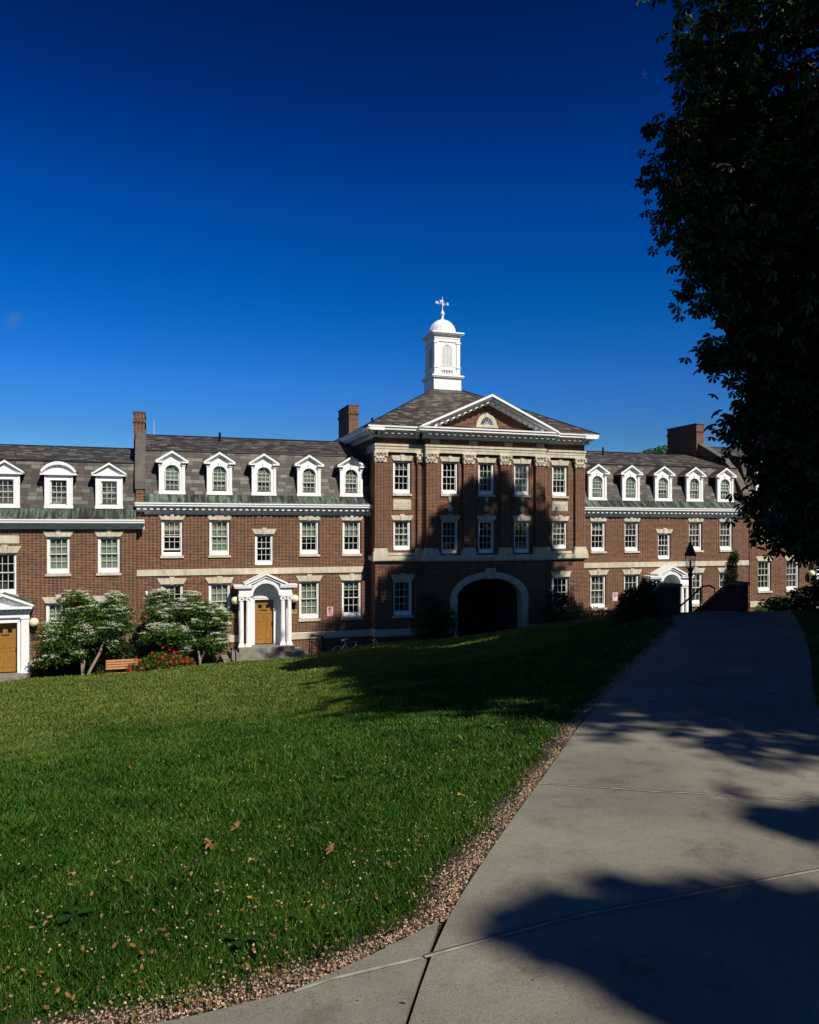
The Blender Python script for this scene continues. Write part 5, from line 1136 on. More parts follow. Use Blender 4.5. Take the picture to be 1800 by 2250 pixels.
# ------------------------------------------------------------------ foliage builders (numpy)
def np_mesh(name, V, F4, mat, parent=None, loc=(0, 0, 0)):
    me = bpy.data.meshes.new(name); nv, nf = len(V), len(F4); k = F4.shape[1]
    me.vertices.add(nv); me.vertices.foreach_set('co', np.ascontiguousarray(V, np.float32).ravel())
    me.loops.add(nf * k); me.loops.foreach_set('vertex_index', np.ascontiguousarray(F4, np.int32).ravel())
    me.polygons.add(nf); me.polygons.foreach_set('loop_start', np.arange(0, nf * k, k, dtype=np.int32)); me.polygons.foreach_set('loop_total', np.full(nf, k, np.int32))
    me.materials.append(mat); me.update(calc_edges=True); me.validate()
    return link_mesh(name, me, parent, loc)
def rotm(yaw, pitch, roll):
    cy, sy, cp, sp, cr, sr = np.cos(yaw), np.sin(yaw), np.cos(pitch), np.sin(pitch), np.cos(roll), np.sin(roll)
    Rz = np.zeros((len(yaw), 3, 3)); Rz[:, 0, 0] = cy; Rz[:, 0, 1] = -sy; Rz[:, 1, 0] = sy; Rz[:, 1, 1] = cy; Rz[:, 2, 2] = 1
    Ry = np.zeros_like(Rz); Ry[:, 0, 0] = cp; Ry[:, 0, 2] = sp; Ry[:, 1, 1] = 1; Ry[:, 2, 0] = -sp; Ry[:, 2, 2] = cp
    Rx = np.zeros_like(Rz); Rx[:, 0, 0] = 1; Rx[:, 1, 1] = cr; Rx[:, 1, 2] = -sr; Rx[:, 2, 1] = sr; Rx[:, 2, 2] = cr
    return Rz @ Ry @ Rx
def scatter(T_V, T_F, pos, size, yaw, pitch, roll):
    Rm = rotm(yaw, pitch, roll); V = np.einsum('nij,kj->nki', Rm, T_V) * size[:, None, None] + pos[:, None, :]
    F = T_F[None] + (np.arange(len(pos)) * len(T_V))[:, None, None]
    return V.reshape(-1, 3), F.reshape(-1, T_F.shape[1])
LEAF_V = np.array([(0, 0, 0), (0.35, -0.24, 0.05), (0.75, -0.20, 0.02), (1.0, 0, -0.05), (0.75, 0.20, 0.02), (0.35, 0.24, 0.05)], float); LEAF_F = np.array([(0, 1, 2, 3), (0, 3, 4, 5)])
def palm_template(n=6):
    V = []; F = []
    for k in range(n):
        a = R(-125 + 250 * k / (n - 1)); L = 1.0 - 0.25 * abs(k - (n - 1) / 2) / (n / 2)
        lf = np.array([(0.05, 0, 0), (0.45, -0.13, -0.06), (0.80, -0.235, -0.28), (1.0, 0, -0.5), (0.80, 0.235, -0.28), (0.45, 0.13, -0.06)]) * [L, 1, L]
        c, s = math.cos(a), math.sin(a); b = len(V)
        V += [(x * c - y * s, x * s + y * c, z) for x, y, z in lf]; F += [(b, b + 1, b + 2, b + 3), (b, b + 3, b + 4, b + 5)]
    return np.array(V), np.array(F)
PALM_V, PALM_F = palm_template()
def leaves(name, mat, pos, smin, smax, parent=None, droop=(-0.3, 0.9), tmpl=(LEAF_V, LEAF_F), roll=0.6):
    n = len(pos); sz = RNG.uniform(smin, smax, n)
    V, F = scatter(tmpl[0], tmpl[1], pos, sz, RNG.uniform(0, 2 * np.pi, n), RNG.uniform(*droop, n), RNG.normal(0, roll, n)); return np_mesh(name, V, F, mat, parent)
def in_ell(n, c, r, shell=0.0):
    d = RNG.normal(size=(n, 3)); d /= np.linalg.norm(d, axis=1)[:, None]
    rad = RNG.uniform(shell, 1, n) ** (1 / 3 if shell == 0 else 1); return np.array(c) + d * rad[:, None] * np.array(r)

# ---- horse chestnut on the right
def chestnut():
    TX, TY = 20.3, 15.0; g = H(TX, TY)
    root = empty('horse_chestnut_tree', (TX, TY, g), 'huge dark horse chestnut tree filling the right edge, hanging over the path end', 'tree')
    prof = np.array([(0.8, 4.1), (2.4, 4.6), (3.4, 5.1), (5.2, 5.2), (6.4, 5.3), (7.5, 5.6), (9, 6.0), (12, 6.4), (13.4, 7.8), (14.6, 7.8), (15.8, 7.9), (16.8, 6.0), (17.6, 3.4), (18.3, 1.0)])
    # boughs: clumps of leaves on a lumpy envelope
    N = 3000; z = RNG.uniform(0.8, 18.2, N); a = RNG.uniform(0, 2 * np.pi, N); ph = RNG.uniform(0, 6.28, 6)
    rr = np.interp(z, prof[:, 0], prof[:, 1])
    lump = 0.97 + 0.07 * np.sin(3 * a + ph[0] + z * 0.5) + 0.045 * np.sin(7 * a + ph[1] - z * 0.9) + 0.07 * np.sin(z * 2.6 + ph[2] + 2 * a)
    dep = RNG.choice([1.0, 0.9, 0.75, 0.55], N, p=[0.42, 0.26, 0.2, 0.12]); rad = rr * lump * dep * RNG.uniform(0.93, 1.0, N)
    C = np.stack([rad * np.cos(a), rad * np.sin(a), z - g], 1)
    C[:, 2] -= np.where((C[:, 1] > 0) & (z > 8), 0.30 * C[:, 1] * (z - 8) / 8, 0)
    k = RNG.integers(10, 19, N); idx = np.repeat(np.arange(N), k); M_ = len(idx)
    pos = C[idx] + RNG.normal(size=(M_, 3)) * np.array([0.34, 0.34, 0.22])
    pos[:, 2] = np.maximum(pos[:, 2], 0.9 - g + RNG.uniform(-0.5, 0.5, M_))
    leaves('crown', M['chestnut'], pos, 0.19, 0.30, root, (0.0, 0.9), (PALM_V, PALM_F), 0.35)
    # outer sprays
    t_ = MB(); t_.tube([(0, 0, -0.3), (0.05, 0, 1.5), (-0.1, 0.1, 4), (0.1, 0, 8), (0.0, 0.1, 13), (0.1, 0, 19)], [0.62, 0.48, 0.42, 0.34, 0.22, 0.08], 12); t_.build('trunk', M['bark'], root, smooth=True)
    lm = MB(); r_ = random.Random(3)
    for i in range(60):
        z0 = r_.uniform(2.2, 17); a0 = r_.uniform(0, 6.28); L = float(np.interp(z0 + 1, prof[:, 0], prof[:, 1])) * 0.93; dz = r_.uniform(-0.5, 2.0)
        pts = [(0, 0, z0), (L * 0.35 * math.cos(a0), L * 0.35 * math.sin(a0), z0 + dz * 0.7 + 0.4), (L * 0.7 * math.cos(a0 + 0.1), L * 0.7 * math.sin(a0 + 0.1), z0 + dz), (L * math.cos(a0 + 0.15), L * math.sin(a0 + 0.15), z0 + dz * 0.8)]
        lm.tube(pts, [0.13, 0.09, 0.05, 0.015], 6)
        for q in range(3):
            p0 = Vector(pts[2]); d = Vector((math.cos(a0 + r_.uniform(-1, 1)), math.sin(a0 + r_.uniform(-1, 1)), r_.uniform(-0.4, 0.4))); lm.tube([p0, p0 + d * 0.9, p0 + d * 1.8 + Vector((0, 0, -0.2))], [0.03, 0.02, 0.008], 5)
    lm.build('limbs', M['bark'], root)
    # faded flower panicles
    n = 90; zi = RNG.uniform(1.5, 20, n); ai = RNG.uniform(2.4, 5.2, n); ri = np.interp(zi, prof[:, 0], prof[:, 1]) * 1.0
    P = np.stack([ri * np.cos(ai), ri * np.sin(ai), zi - g], 1); P = np.repeat(P, 40, 0); P += RNG.normal(size=P.shape) * np.array([0.035, 0.035, 0.09])
    leaves('flower_panicles', M['panicle'], P, 0.02, 0.04, root)
chestnut()
for nm_o in bpy.data.objects:
    if nm_o.name.startswith('flower_panicles'): nm_o['kind'] = 'stuff'

# ---- trees standing behind and to the right of the camera (they cast the shade on path and lawn)
def shade_tree(x, y, r, z0, z1, n, label, seed=1, extra=(), sp=0.4):
    g = H(x, y); root = empty('maple_tree', (x, y, g), label, 'tree', 'trees behind the viewpoint')
    rg = np.random.default_rng(seed); m = n // 14
    d = rg.normal(size=(m, 3)); d /= np.linalg.norm(d, axis=1)[:, None]; C = d * rg.uniform(0.45, 1, m)[:, None] * np.array([r, r, (z1 - z0) / 2]) + np.array([0, 0, (z0 + z1) / 2 - g])
    pos = np.repeat(C, 14, 0) + rg.normal(size=(m * 14, 3)) * sp
    for (ex, ey, ez, er, en) in extra: pos = np.concatenate([pos, in_ell(en, (ex - x, ey - y, ez - g), (er, er, er * 0.5))])
    leaves('crown', M['chestnut'], pos, 0.2, 0.32, root, (0, 0.9), (PALM_V, PALM_F), 0.4)
    t_ = MB(); t_.tube([(0, 0, -0.3), (0.05, 0, 2), (0, 0.1, (z0 + z1) / 2), (0, 0, z1 - 1)], [0.4, 0.32, 0.2, 0.05], 10)
    rr_ = random.Random(seed)
    for i in range(14): a0 = rr_.uniform(0, 6.28); zz = rr_.uniform(z0, (z0 + z1) / 2); t_.tube([(0, 0, zz), (r * .4 * math.cos(a0), r * .4 * math.sin(a0), zz + 1), (r * .8 * math.cos(a0), r * .8 * math.sin(a0), zz + 1.5)], [0.1, 0.07, 0.02], 6)
    t_.build('trunk', M['bark'], root)

# ---- viburnum shrubs, roses, bushes
def tiered(name, label, base, tiers, Y, nleaf, nflow, stems, dark=None, zcrest=-4.2):
    root = empty(name, base, label, 'shrub'); bx, by, bz = base
    pos = []; fl = []; tot = sum(t[2] * t[3] for t in tiers)
    def noisy(p): return np.sin(p[:, 0] * 5.3 + 1.3) + np.sin(p[:, 0] * 11.7 + p[:, 2] * 9 + p[:, 1] * 5) + 0.8 * np.sin(p[:, 2] * 7.1 + p[:, 1] * 3.7)
    for (x, z, rx, rz) in tiers:
        ry = max(0.5, rx * 0.85); c = (x - bx, Y - by + jit(0.3), z - bz)
        nc = max(8, int(70 * rx * rz / 0.12)); C = in_ell(nc, c, (rx * 1.08, ry, rz * 1.7)); C[:, 2] -= 0.10 * ((C[:, 0] - c[0]) / rx) ** 2
        m = max(int(nleaf * rx * rz / tot / nc), 3); p = np.repeat(C, m, 0) + RNG.normal(size=(nc * m, 3)) * np.array([0.10, 0.10, 0.055]); pos.append(p)
        mf = max(1, int(nflow * rx * rz / tot / nc * 3.0)); up = C[C[:, 2] > c[2] - rz * 0.8]; up = up[noisy(up) > 0.0]
        p = np.repeat(up, mf, 0) + RNG.normal(size=(len(up) * mf, 3)) * np.array([0.11, 0.11, 0.012]) + np.array([0, 0, 0.10]); fl.append(p)
    hc = (np.mean([t[0] for t in tiers]) - bx, Y - by + 0.35, np.mean([t[1] for t in tiers]) - bz - 0.25); pos.append(in_ell(int(nleaf * 0.35), hc, (1.25, 0.4, 1.15)))
    leaves('foliage', M['vib'], np.concatenate(pos), 0.07, 0.12, root, (-0.2, 0.7))
    F = np.concatenate(fl); F = np.repeat(F, 8, 0) + RNG.normal(size=(len(F) * 8, 3)) * np.array([0.04, 0.04, 0.010])
    o = leaves('blossoms', M['blossom'], F, 0.034, 0.06, root, (-0.5, 0.5), roll=0.4); o['kind'] = 'stuff'
    s = MB()
    for pts, rad in stems: s.tube([(p[0] - bx, p[1] - by, p[2] - bz) for p in pts], rad, 7)
    s.build('stems', M['palebark'], root, smooth=True)
    return root
T1 = [(-3.25, -1.33, 0.69, 0.24), (-1.72, -1.35, 0.45, 0.18), (-2.46, -1.72, 1.36, 0.18), (-1.53, -1.9, 0.6, 0.21), (-3.51, -2.34, 1.06, 0.18), (-2.06, -2.34, 1.06, 0.21), (-1.39, -2.54, 0.39, 0.18), (-3.76, -2.64, 0.84, 0.15), (-2.72, -2.77, 0.9, 0.15), (-1.8, -2.98, 0.45, 0.18), (-4.02, -2.99, 0.6, 0.21), (-3.25, -3.11, 0.75, 0.21), (-1.66, -3.27, 0.27, 0.15), (-3.76, -3.45, 0.75, 0.18), (-3.12, -3.49, 0.3, 0.15), (-4.15, -3.71, 0.66, 0.15)]
T2 = [(0.19, -1.29, 0.5, 0.17), (1.34, -1.32, 0.36, 0.11), (-0.02, -1.75, 0.62, 0.25), (1.07, -1.78, 0.7, 0.2), (1.87, -1.89, 0.7, 0.2), (2.54, -2.16, 0.5, 0.17), (0.29, -2.08, 0.98, 0.17), (2.14, -2.37, 0.84, 0.17), (0.29, -2.74, 0.98, 0.22), (-0.09, -2.91, 0.62, 0.17), (0.81, -3.09, 0.5, 0.25), (2.27, -2.87, 0.73, 0.22), (2.0, -3.19, 0.56, 0.2), (2.54, -3.3, 0.42, 0.22), (2.27, -3.57, 0.42, 0.17), (1.07, -3.65, 0.17, 0.14)]
tiered('flowering_viburnum', 'left white flowering shrub with layered branches and two bare leaning stems', (-2.9, 34.0, -4.85), T1, 34.1, 26000, 2600,
    [([(-2.95, 33.7, -4.9), (-2.93, 33.7, -4.4), (-2.99, 33.8, -3.83), (-2.9, 34, -3.1), (-3.2, 34, -2.0)], [0.075, 0.06, 0.05, 0.04, 0.02]), ([(-2.93, 33.7, -4.3), (-2.86, 33.7, -3.7)], [0.04, 0.03]),
     ([(-2.83, 33.7, -4.9), (-2.80, 33.7, -4.5), (-2.64, 33.7, -4.14), (-2.3, 33.75, -3.5), (-2.14, 33.8, -3.02), (-1.98, 33.9, -2.5), (-2.0, 34, -1.8)], [0.085, 0.075, 0.065, 0.055, 0.045, 0.035, 0.02]), ([(-2.14, 33.8, -3.0), (-2.6, 34, -2.2)], [0.035, 0.015])])
tiered('flowering_viburnum', 'right white flowering shrub above the red roses, left of the middle portico', (1.3, 34.2, -4.8), T2, 34.3, 28000, 3200,
    [([(1.74, 34.0, -4.9), (1.71, 34.0, -4.01), (1.6, 34.1, -3.4), (1.2, 34.2, -2.6), (0.8, 34.2, -1.6)], [0.07, 0.055, 0.045, 0.03, 0.015]), ([(1.7, 34.0, -4.2), (2.1, 34.2, -3.2), (2.3, 34.2, -2.3)], [0.05, 0.035, 0.015]), ([(0.9, 34.2, -4.8), (0.6, 34.2, -3.4), (0.2, 34.2, -2.0)], [0.05, 0.035, 0.015])])
def bush(name, label, blobs, Y, mat, n, smin=0.06, smax=0.11, cat='bush', ry=None, group=None, droop=(-0.4, 0.9)):
    bx = np.mean([b[0] for b in blobs]); bz = min(b[1] - b[3] for b in blobs)
    root = empty(name, (bx, Y, bz), label, cat, group); tot = sum(b[2] * b[3] for b in blobs); pos = []
    for (x, z, rx, rz) in blobs: pos.append(in_ell(int(n * rx * rz / tot) + 5, (x - bx, jit(0.1), z - bz), (rx, ry or max(rx * 0.7, 0.3), rz)))
    leaves('foliage', M[mat], np.concatenate(pos), smin, smax, root, droop)
    s = MB(); r_ = random.Random(len(label))
    for (x, z, rx, rz) in blobs:
        for k in range(4): s.tube([(x - bx + r_.uniform(-0.1, 0.1), r_.uniform(-0.1, 0.1), -0.3), (x - bx + r_.uniform(-0.6, 0.6) * rx, r_.uniform(-0.2, 0.2), z - bz + rz * 0.4)], [0.02, 0.006], 5)
    s.build('stems', M['bark'], root); return root
bush('dark_bush', 'dark green bush under the left flowering shrub, beside the left door', [(-4.48, -4.15, 0.55, 0.50), (-3.83, -4.33, 0.61, 0.42), (-3.3, -4.3, 0.46, 0.40)], 34.9, 'shrub', 5500)
bush('dark_bush', 'low green bush behind the park bench', [(-1.28, -3.75, 0.49, 0.45), (-0.8, -4.0, 0.6, 0.5), (-2.2, -4.2, 0.6, 0.45)], 34.8, 'shrub', 5200)
bush('reddish_plant', 'low reddish plants at the foot of the left door steps', [(-4.7, -4.55, 0.35, 0.22), (-4.1, -4.6, 0.4, 0.2), (-5.0, -4.75, 0.2, 0.15)], 33.8, 'redleaf', 1200, 0.05, 0.1, 'plant')
bush('reddish_plant', 'low reddish plants left of the park bench', [(-2.2, -4.45, 0.3, 0.25)], 33.7, 'redleaf', 500, 0.05, 0.1, 'plant')
bush('low_plants', 'low green plants right of the leaning shrub stems', [(-3.6, -4.6, 0.5, 0.2), (-2.5, -4.5, 0.3, 0.2)], 33.6, 'bright', 900, 0.05, 0.09, 'plant')
bush('dark_bush', 'dark green bush at the foot of the right flowering shrub, behind the roses', [(0.6, -4.0, 0.7, 0.5), (1.5, -4.2, 0.6, 0.4), (2.1, -4.3, 0.5, 0.35), (-0.2, -3.7, 0.5, 0.5)], 34.9, 'shrub', 6500)
rb = bush('rose_bush', 'red flowering rose bush in front of the white flowering shrub', [(-0.59, -4.2, 0.69, 0.42), (0.03, -4.04, 0.82, 0.55), (0.8, -4.15, 0.77, 0.50), (-1.02, -4.2, 0.27, 0.33)], 33.5, 'vib', 8500, 0.05, 0.085)
RO = [(0.18, -3.3), (0.45, -3.38), (-0.24, -3.46), (0.63, -3.5), (0.79, -3.49), (0.28, -3.6), (0.18, -3.69), (0.59, -3.74), (0.88, -3.69), (1.15, -3.75), (0.97, -3.9), (1.1, -3.87), (1.23, -3.92), (1.34, -3.88), (1.46, -3.98), (-0.1, -3.83), (0.82, -4.07), (1.12, -4.11), (1.3, -4.14), (0.71, -4.3), (-0.74, -3.81), (-0.9, -3.75), (-1.11, -3.97), (-1.1, -4.09), (-1.06, -4.19), (-1.18, -4.33), (-0.86, -4.33), (-0.68, -4.39), (-0.14, -3.61), (0.35, -3.95), (-0.4, -4.0), (0.05, -4.15), (0.5, -3.95), (-0.65, -4.1), (1.2, -4.25), (0.3, -4.3), (0.98, -4.28), (-0.3, -4.3), (0.7, -3.9), (0.0, -3.85), (1.4, -4.2), (-0.95, -4.25), (0.55, -4.15)]
blo = rb.location
for (x, z) in RO:
    m_ = 16; th = RNG.uniform(0, 6.28, m_); P = np.stack([0.028 * np.cos(th), 0.02 * np.sin(th), RNG.uniform(-0.028, 0.028, m_)], 1)
    s_ = random.uniform(1.1, 1.8)
    V, F = scatter(LEAF_V - [0.5, 0, 0], LEAF_F, P * s_, RNG.uniform(0.045, 0.065, m_) * s_, th + 1.57, RNG.uniform(-0.6, 0.6, m_), RNG.uniform(0, 3.1, m_))
    o = np_mesh('rose_flower', V, F, M['rose'], rb, (x - blo.x, 33.02 - 33.5 + jit(0.12), z - blo.z))
bush('leafy_bush', 'shaded leafy bush left of the dark archway', [(12.1, -1.75, 0.6, 0.45), (12.5, -2.5, 0.9, 0.6), (11.9, -2.9, 0.8, 0.7), (12.9, -3.0, 0.6, 0.6), (12.3, -3.6, 0.9, 0.6)], 33.3, 'shrub', 7000, 0.07, 0.13)
bush('leafy_bush', 'shaded bush under the right ground floor window of the pavilion', [(19.3, -1.9, 0.6, 0.5), (19.0, -2.5, 0.6, 0.5), (19.8, -2.2, 0.5, 0.5), (19.6, -3.2, 1.0, 0.7)], 34.2, 'shrub', 5000, 0.07, 0.13)
bush('leafy_bush', 'spreading shaded bush right of the archway on the grass crest', [(19.4, -2.9, 1.1, 0.55), (20.4, -2.75, 1.1, 0.6), (21.4, -2.8, 0.9, 0.5), (18.6, -3.3, 0.9, 0.5), (22.2, -3.1, 0.8, 0.4), (20.5, -3.6, 2.0, 0.5)], 32.6, 'shrub', 9000, 0.07, 0.13)
bush('low_plants', 'sunlit green plants below the first window right of the pavilion', [(22.3, -3.1, 0.6, 0.4), (22.9, -3.3, 0.5, 0.35)], 33.6, 'bright', 1500, 0.06, 0.1, 'plant')
bush('low_plants', 'sunlit bright green bed under the windows right of the stair', [(33.2, -2.85, 0.7, 0.35), (34.2, -2.6, 0.9, 0.45), (35.3, -2.7, 0.8, 0.4), (34.5, -3.1, 2.0, 0.5)], 34.9, 'bright', 6500, 0.06, 0.11, 'plant')
bush('dark_bush', 'big black green bush left of the stair at the path end', [(12.45, -0.08, 0.45, 0.36), (11.95, -0.3, 0.55, 0.42), (12.6, -0.45, 0.5, 0.45), (11.6, -0.6, 0.5, 0.35), (12.0, -0.8, 0.9, 0.4)], 16.9, 'shrub', 17000, 0.05, 0.10, ry=0.45)
bush('tall_cypress', 'narrow dark conical evergreen behind the stair rail', [(26.55, 0.3, 0.14, 0.35), (26.5, -0.1, 0.23, 0.45), (26.42, -0.6, 0.31, 0.5), (26.35, -1.2, 0.38, 0.6), (26.3, -2.0, 0.48, 0.8), (26.3, -3.0, 0.55, 1.0)], 30.0, 'cypress', 22000, 0.05, 0.09, 'tree', ry=0.3)
bush('dark_bush', 'black mass of undergrowth right of the path end under the chestnut', [(19.5, -0.5, 1.0, 0.4), (20.6, -0.2, 1.2, 0.6), (21.6, 0.0, 1.3, 0.8), (23.0, 0.0, 1.5, 0.9), (18.2, -0.7, 0.6, 0.25)], 18.2, 'shrub', 22000, 0.08, 0.14, ry=1.0)
bush('green_plants', 'dark ground cover beside the path on the right', [(16.3, -0.52, 0.7, 0.15), (17.2, -0.5, 0.9, 0.22), (18.4, -0.5, 1.0, 0.3)], 14.2, 'shrub', 8000, 0.06, 0.1, 'plant', ry=1.0)
# tree tops beyond the right roof
bush('distant_tree', 'sunlit green tree top showing above the roof left of the big right chimney', [(35.2, 7.3, 0.9, 0.45), (36.4, 7.5, 1.0, 0.5), (35.8, 5.5, 2.0, 2.0)], 48.5, 'bright', 6000, 0.12, 0.25, 'tree')

# ------------------------------------------------------------------ grass, petals, fallen leaves
from math import atan2
POLY = np.concatenate([LEFT_E, RIGHT_E[::-1]]); BRP = np.concatenate([resample(BR_T, 30), resample(BR_B, 30)[::-1]])
def inside(P, poly):
    x, y = P[:, 0], P[:, 1]; ins = np.zeros(len(P), bool); j = len(poly) - 1
    for i in range(len(poly)):
        xi, yi = poly[i]; xj, yj = poly[j]
        c = ((yi > y) != (yj > y)) & (x < (xj - xi) * (y - yi) / (yj - yi + 1e-12) + xi); ins ^= c; j = i
    return ins
EDGE = np.concatenate([resample(BR_T, 60), resample(LEFT_E[15:], 400)])
def edist(P):
    out = np.empty(len(P))
    for s in range(0, len(P), 20000):
        q = P[s:s + 20000]; out[s:s + 20000] = np.sqrt(((q[:, None, :] - EDGE[None]) ** 2).sum(-1).min(1))
    return out
GAP = np.array([(-6, 3.3), (-2, 2.78), (0.15, 2.67), (0.56, 2.75), (0.91, 2.93), (1.15, 3.05), (1.5, 3.0), (2.0, 0.0), (-6, -1.0)])
def grass():
    N = 620000; az = np.radians(RNG.uniform(-14, 47, N)); u = RNG.uniform(0, 1, N)
    r = np.where(u < 0.55, 1 / RNG.uniform(1 / 34, 1 / 2.2, N), np.exp(RNG.uniform(np.log(4), np.log(34), N)))
    P = np.stack([r * np.sin(az), r * np.cos(az)], 1)
    rc = np.interp(np.degrees(az), AZA[:, 0], AZA[:, 1])
    ok = (r < rc + 0.6) & ~inside(P, POLY) & ~inside(P, BRP) & ~inside(P, GAP) & ~((P[:, 0] > 12) & (P[:, 1] > 15.5)); P = P[ok]; r = r[ok]
    d = edist(P); keep = RNG.uniform(0, 1, len(P)) < np.clip((d - 0.05) / 0.30, 0.03, 1); P = P[keep]; r = r[keep]
    n = len(P); cl = 0.85 + 0.35 * np.sin(P[:, 0] * 4.1 + 2 * np.sin(P[:, 1] * 2.3)) * np.sin(P[:, 1] * 5.3 + 1.5 * np.sin(P[:, 0] * 3.1)); h = RNG.uniform(0.028, 0.064, n) * (1 + 0.012 * r) * cl; w = np.maximum(0.0035, r * 0.0011) * RNG.uniform(0.7, 1.3, n)
    yaw = RNG.uniform(0, 2 * np.pi, n); lean = RNG.uniform(0.15, 0.95, n) * h; la = RNG.uniform(0, 2 * np.pi, n)
    base = np.stack([P[:, 0], P[:, 1], hz(P[:, 0], P[:, 1]) - 0.005], 1)
    dx = np.stack([np.cos(yaw), np.sin(yaw), np.zeros(n)], 1) * w[:, None] / 2
    mid = base + np.stack([np.cos(la) * lean * 0.35, np.sin(la) * lean * 0.35, h * 0.6], 1); top = base + np.stack([np.cos(la) * lean, np.sin(la) * lean, h], 1)
    V = np.stack([base - dx, base + dx, mid + dx * 0.8, top, mid - dx * 0.8], 1).reshape(-1, 3)
    F = (np.arange(n) * 5)[:, None, None] + np.array([[0, 1, 2, 3, 4]])[None]
    o = np_mesh('grass', V, F.reshape(-1, 5), M['grass']); tag(o, 'mown green lawn grass sloping down to the buildings', 'grass', kind='stuff')
grass()
def petals():
    E_ = np.concatenate([resample(BR_T, 700)[250:-1], resample(LEFT_E[15:], 2600)]); d = np.gradient(E_, axis=0); d /= np.linalg.norm(d, axis=1)[:, None]; nr = np.stack([-d[:, 1], d[:, 0]], 1)
    rE = np.hypot(E_[:, 0], E_[:, 1]); pw = np.r_[0, np.hypot(*np.diff(E_, axis=0).T)] / rE ** 1.0; pw /= pw.sum()
    n1 = 26000; i = RNG.choice(len(E_), n1, p=pw); off = np.abs(RNG.normal(0.0, 0.07, n1)) + 0.015
    wv_ = 0.85 + 0.6 * np.sin(E_[i, 1] * 5.1) * np.sin(E_[i, 0] * 3.3 + 1); P1 = E_[i] + nr[i] * (off * wv_)[:, None] + RNG.normal(0, 0.02, (n1, 2))
    n2 = 4200; i = RNG.choice(len(E_), n2, p=pw); off = RNG.exponential(0.6, n2) + 0.1; P2 = E_[i] + nr[i] * off[:, None] + RNG.normal(0, 0.15, (n2, 2))
    n3 = 160; i = RNG.choice(len(E_), n3, p=pw); P3 = E_[i] - nr[i] * RNG.exponential(0.5, n3)[:, None] ; P3z = True
    P = np.concatenate([P1, P2, P3]); P = P[(~inside(P, POLY) & ~inside(P, BRP) | (np.arange(len(P)) >= n1 + n2)) & (P[:, 1] < 17)]
    ra = np.hypot(P[:, 0], P[:, 1]); on = inside(P, POLY) | inside(P, BRP); h_ = np.where(on, 0.034, np.where(edist(P) < 0.28, RNG.uniform(0.008, 0.035, len(P)), RNG.uniform(0.025, 0.055, len(P))))
    pos = np.stack([P[:, 0], P[:, 1], hz(P[:, 0], P[:, 1]) + h_], 1)
    pet = np.array([(-0.5, -0.4, 0.15), (0.1, -0.5, -0.1), (0.5, 0.0, 0.25), (0.1, 0.5, -0.05), (-0.45, 0.35, 0.2), (0, 0, -0.15)]); pf = np.array([(5, 0, 1, 2), (5, 2, 3, 4)])
    n = len(pos); V, F = scatter(pet, pf, pos, RNG.uniform(0.005, 0.0115, n) * np.maximum(1, np.hypot(pos[:, 0], pos[:, 1]) * 0.14), RNG.uniform(0, 6.28, n), RNG.uniform(-0.9, 0.9, n), RNG.uniform(-0.9, 0.9, n))
    o = np_mesh('fallen_petals', V, F, M['petal']); tag(o, 'pink and tan fallen blossoms strewn along the path edge', 'petals', kind='stuff')
petals()
def flecks():
    n = 1500; az = np.radians(RNG.uniform(-14, 30, n)); r = 1 / RNG.uniform(1 / 18, 1 / 2.4, n); P = np.stack([r * np.sin(az), r * np.cos(az)], 1)
    P = P[~inside(P, POLY) & ~inside(P, BRP)]; n = len(P); pos = np.stack([P[:, 0], P[:, 1], hz(P[:, 0], P[:, 1]) + RNG.uniform(0.03, 0.055, n)], 1)
    V, F = scatter(LEAF_V, LEAF_F, pos, RNG.uniform(0.010, 0.030, n), RNG.uniform(0, 6.28, n), RNG.uniform(-0.8, 0.8, n), RNG.uniform(-1, 1, n))
    o = np_mesh('leaf_litter', V, F, M['deadleaf']); tag(o, 'tiny brown leaf scraps scattered over the lawn', 'leaf litter', kind='stuff')
flecks()
def fallen(x, y, kind, size, label, rz=0, up=0.04):
    mb = MB(); rnd = random.Random(int(x * 100 + y * 37)); n = {'palm': 5, 'tri': 3, 'single': 1, 'curl': 4}[kind]
    for k in range(n):
        sp = 60 if kind == 'curl' else 100; a = R(-sp + 2 * sp * k / (n - 1)) if n > 1 else 0; a += rnd.uniform(-0.2, 0.2); L = rnd.uniform(0.8, 1.0); pts = []
        W = 0.20 if kind != 'tri' else 0.27
        rows = [(0.05, 0.02), (0.3, W * 0.6), (0.55, W), (0.78, W * 0.9), (0.93, W * 0.45), (1.0, 0.01)]
        c, s = math.cos(a), math.sin(a); prev = None
        for (u, w) in rows:
            zz = 0.25 * math.sin(u * 2.5 + k) * (0.9 if kind == 'curl' else 0.35) * u; q = []
            for sv in (-1, 0, 1):
                X_, Y_ = u * L, sv * w; q.append((X_ * c - Y_ * s, X_ * s + Y_ * c, zz + abs(sv) * w * (0.9 if kind == 'curl' else 0.25)))
            if prev: mb.idx([prev[0], prev[1], q[1], q[0]], [(0, 1, 2, 3)]); mb.idx([prev[1], prev[2], q[2], q[1]], [(0, 1, 2, 3)])
            prev = q
    mb.tube([(0.05, 0, 0.0), (-0.3, 0.05, 0.02), (-0.55, -0.05, 0.05)], 0.018, 4)
    size *= 0.72; mb.v = [(v[0] * size, v[1] * size, v[2] * size) for v in mb.v]
    o = mb.build('fallen_leaf', None, loc=(x, y, H(x, y) + up), recalc=False); return o, label
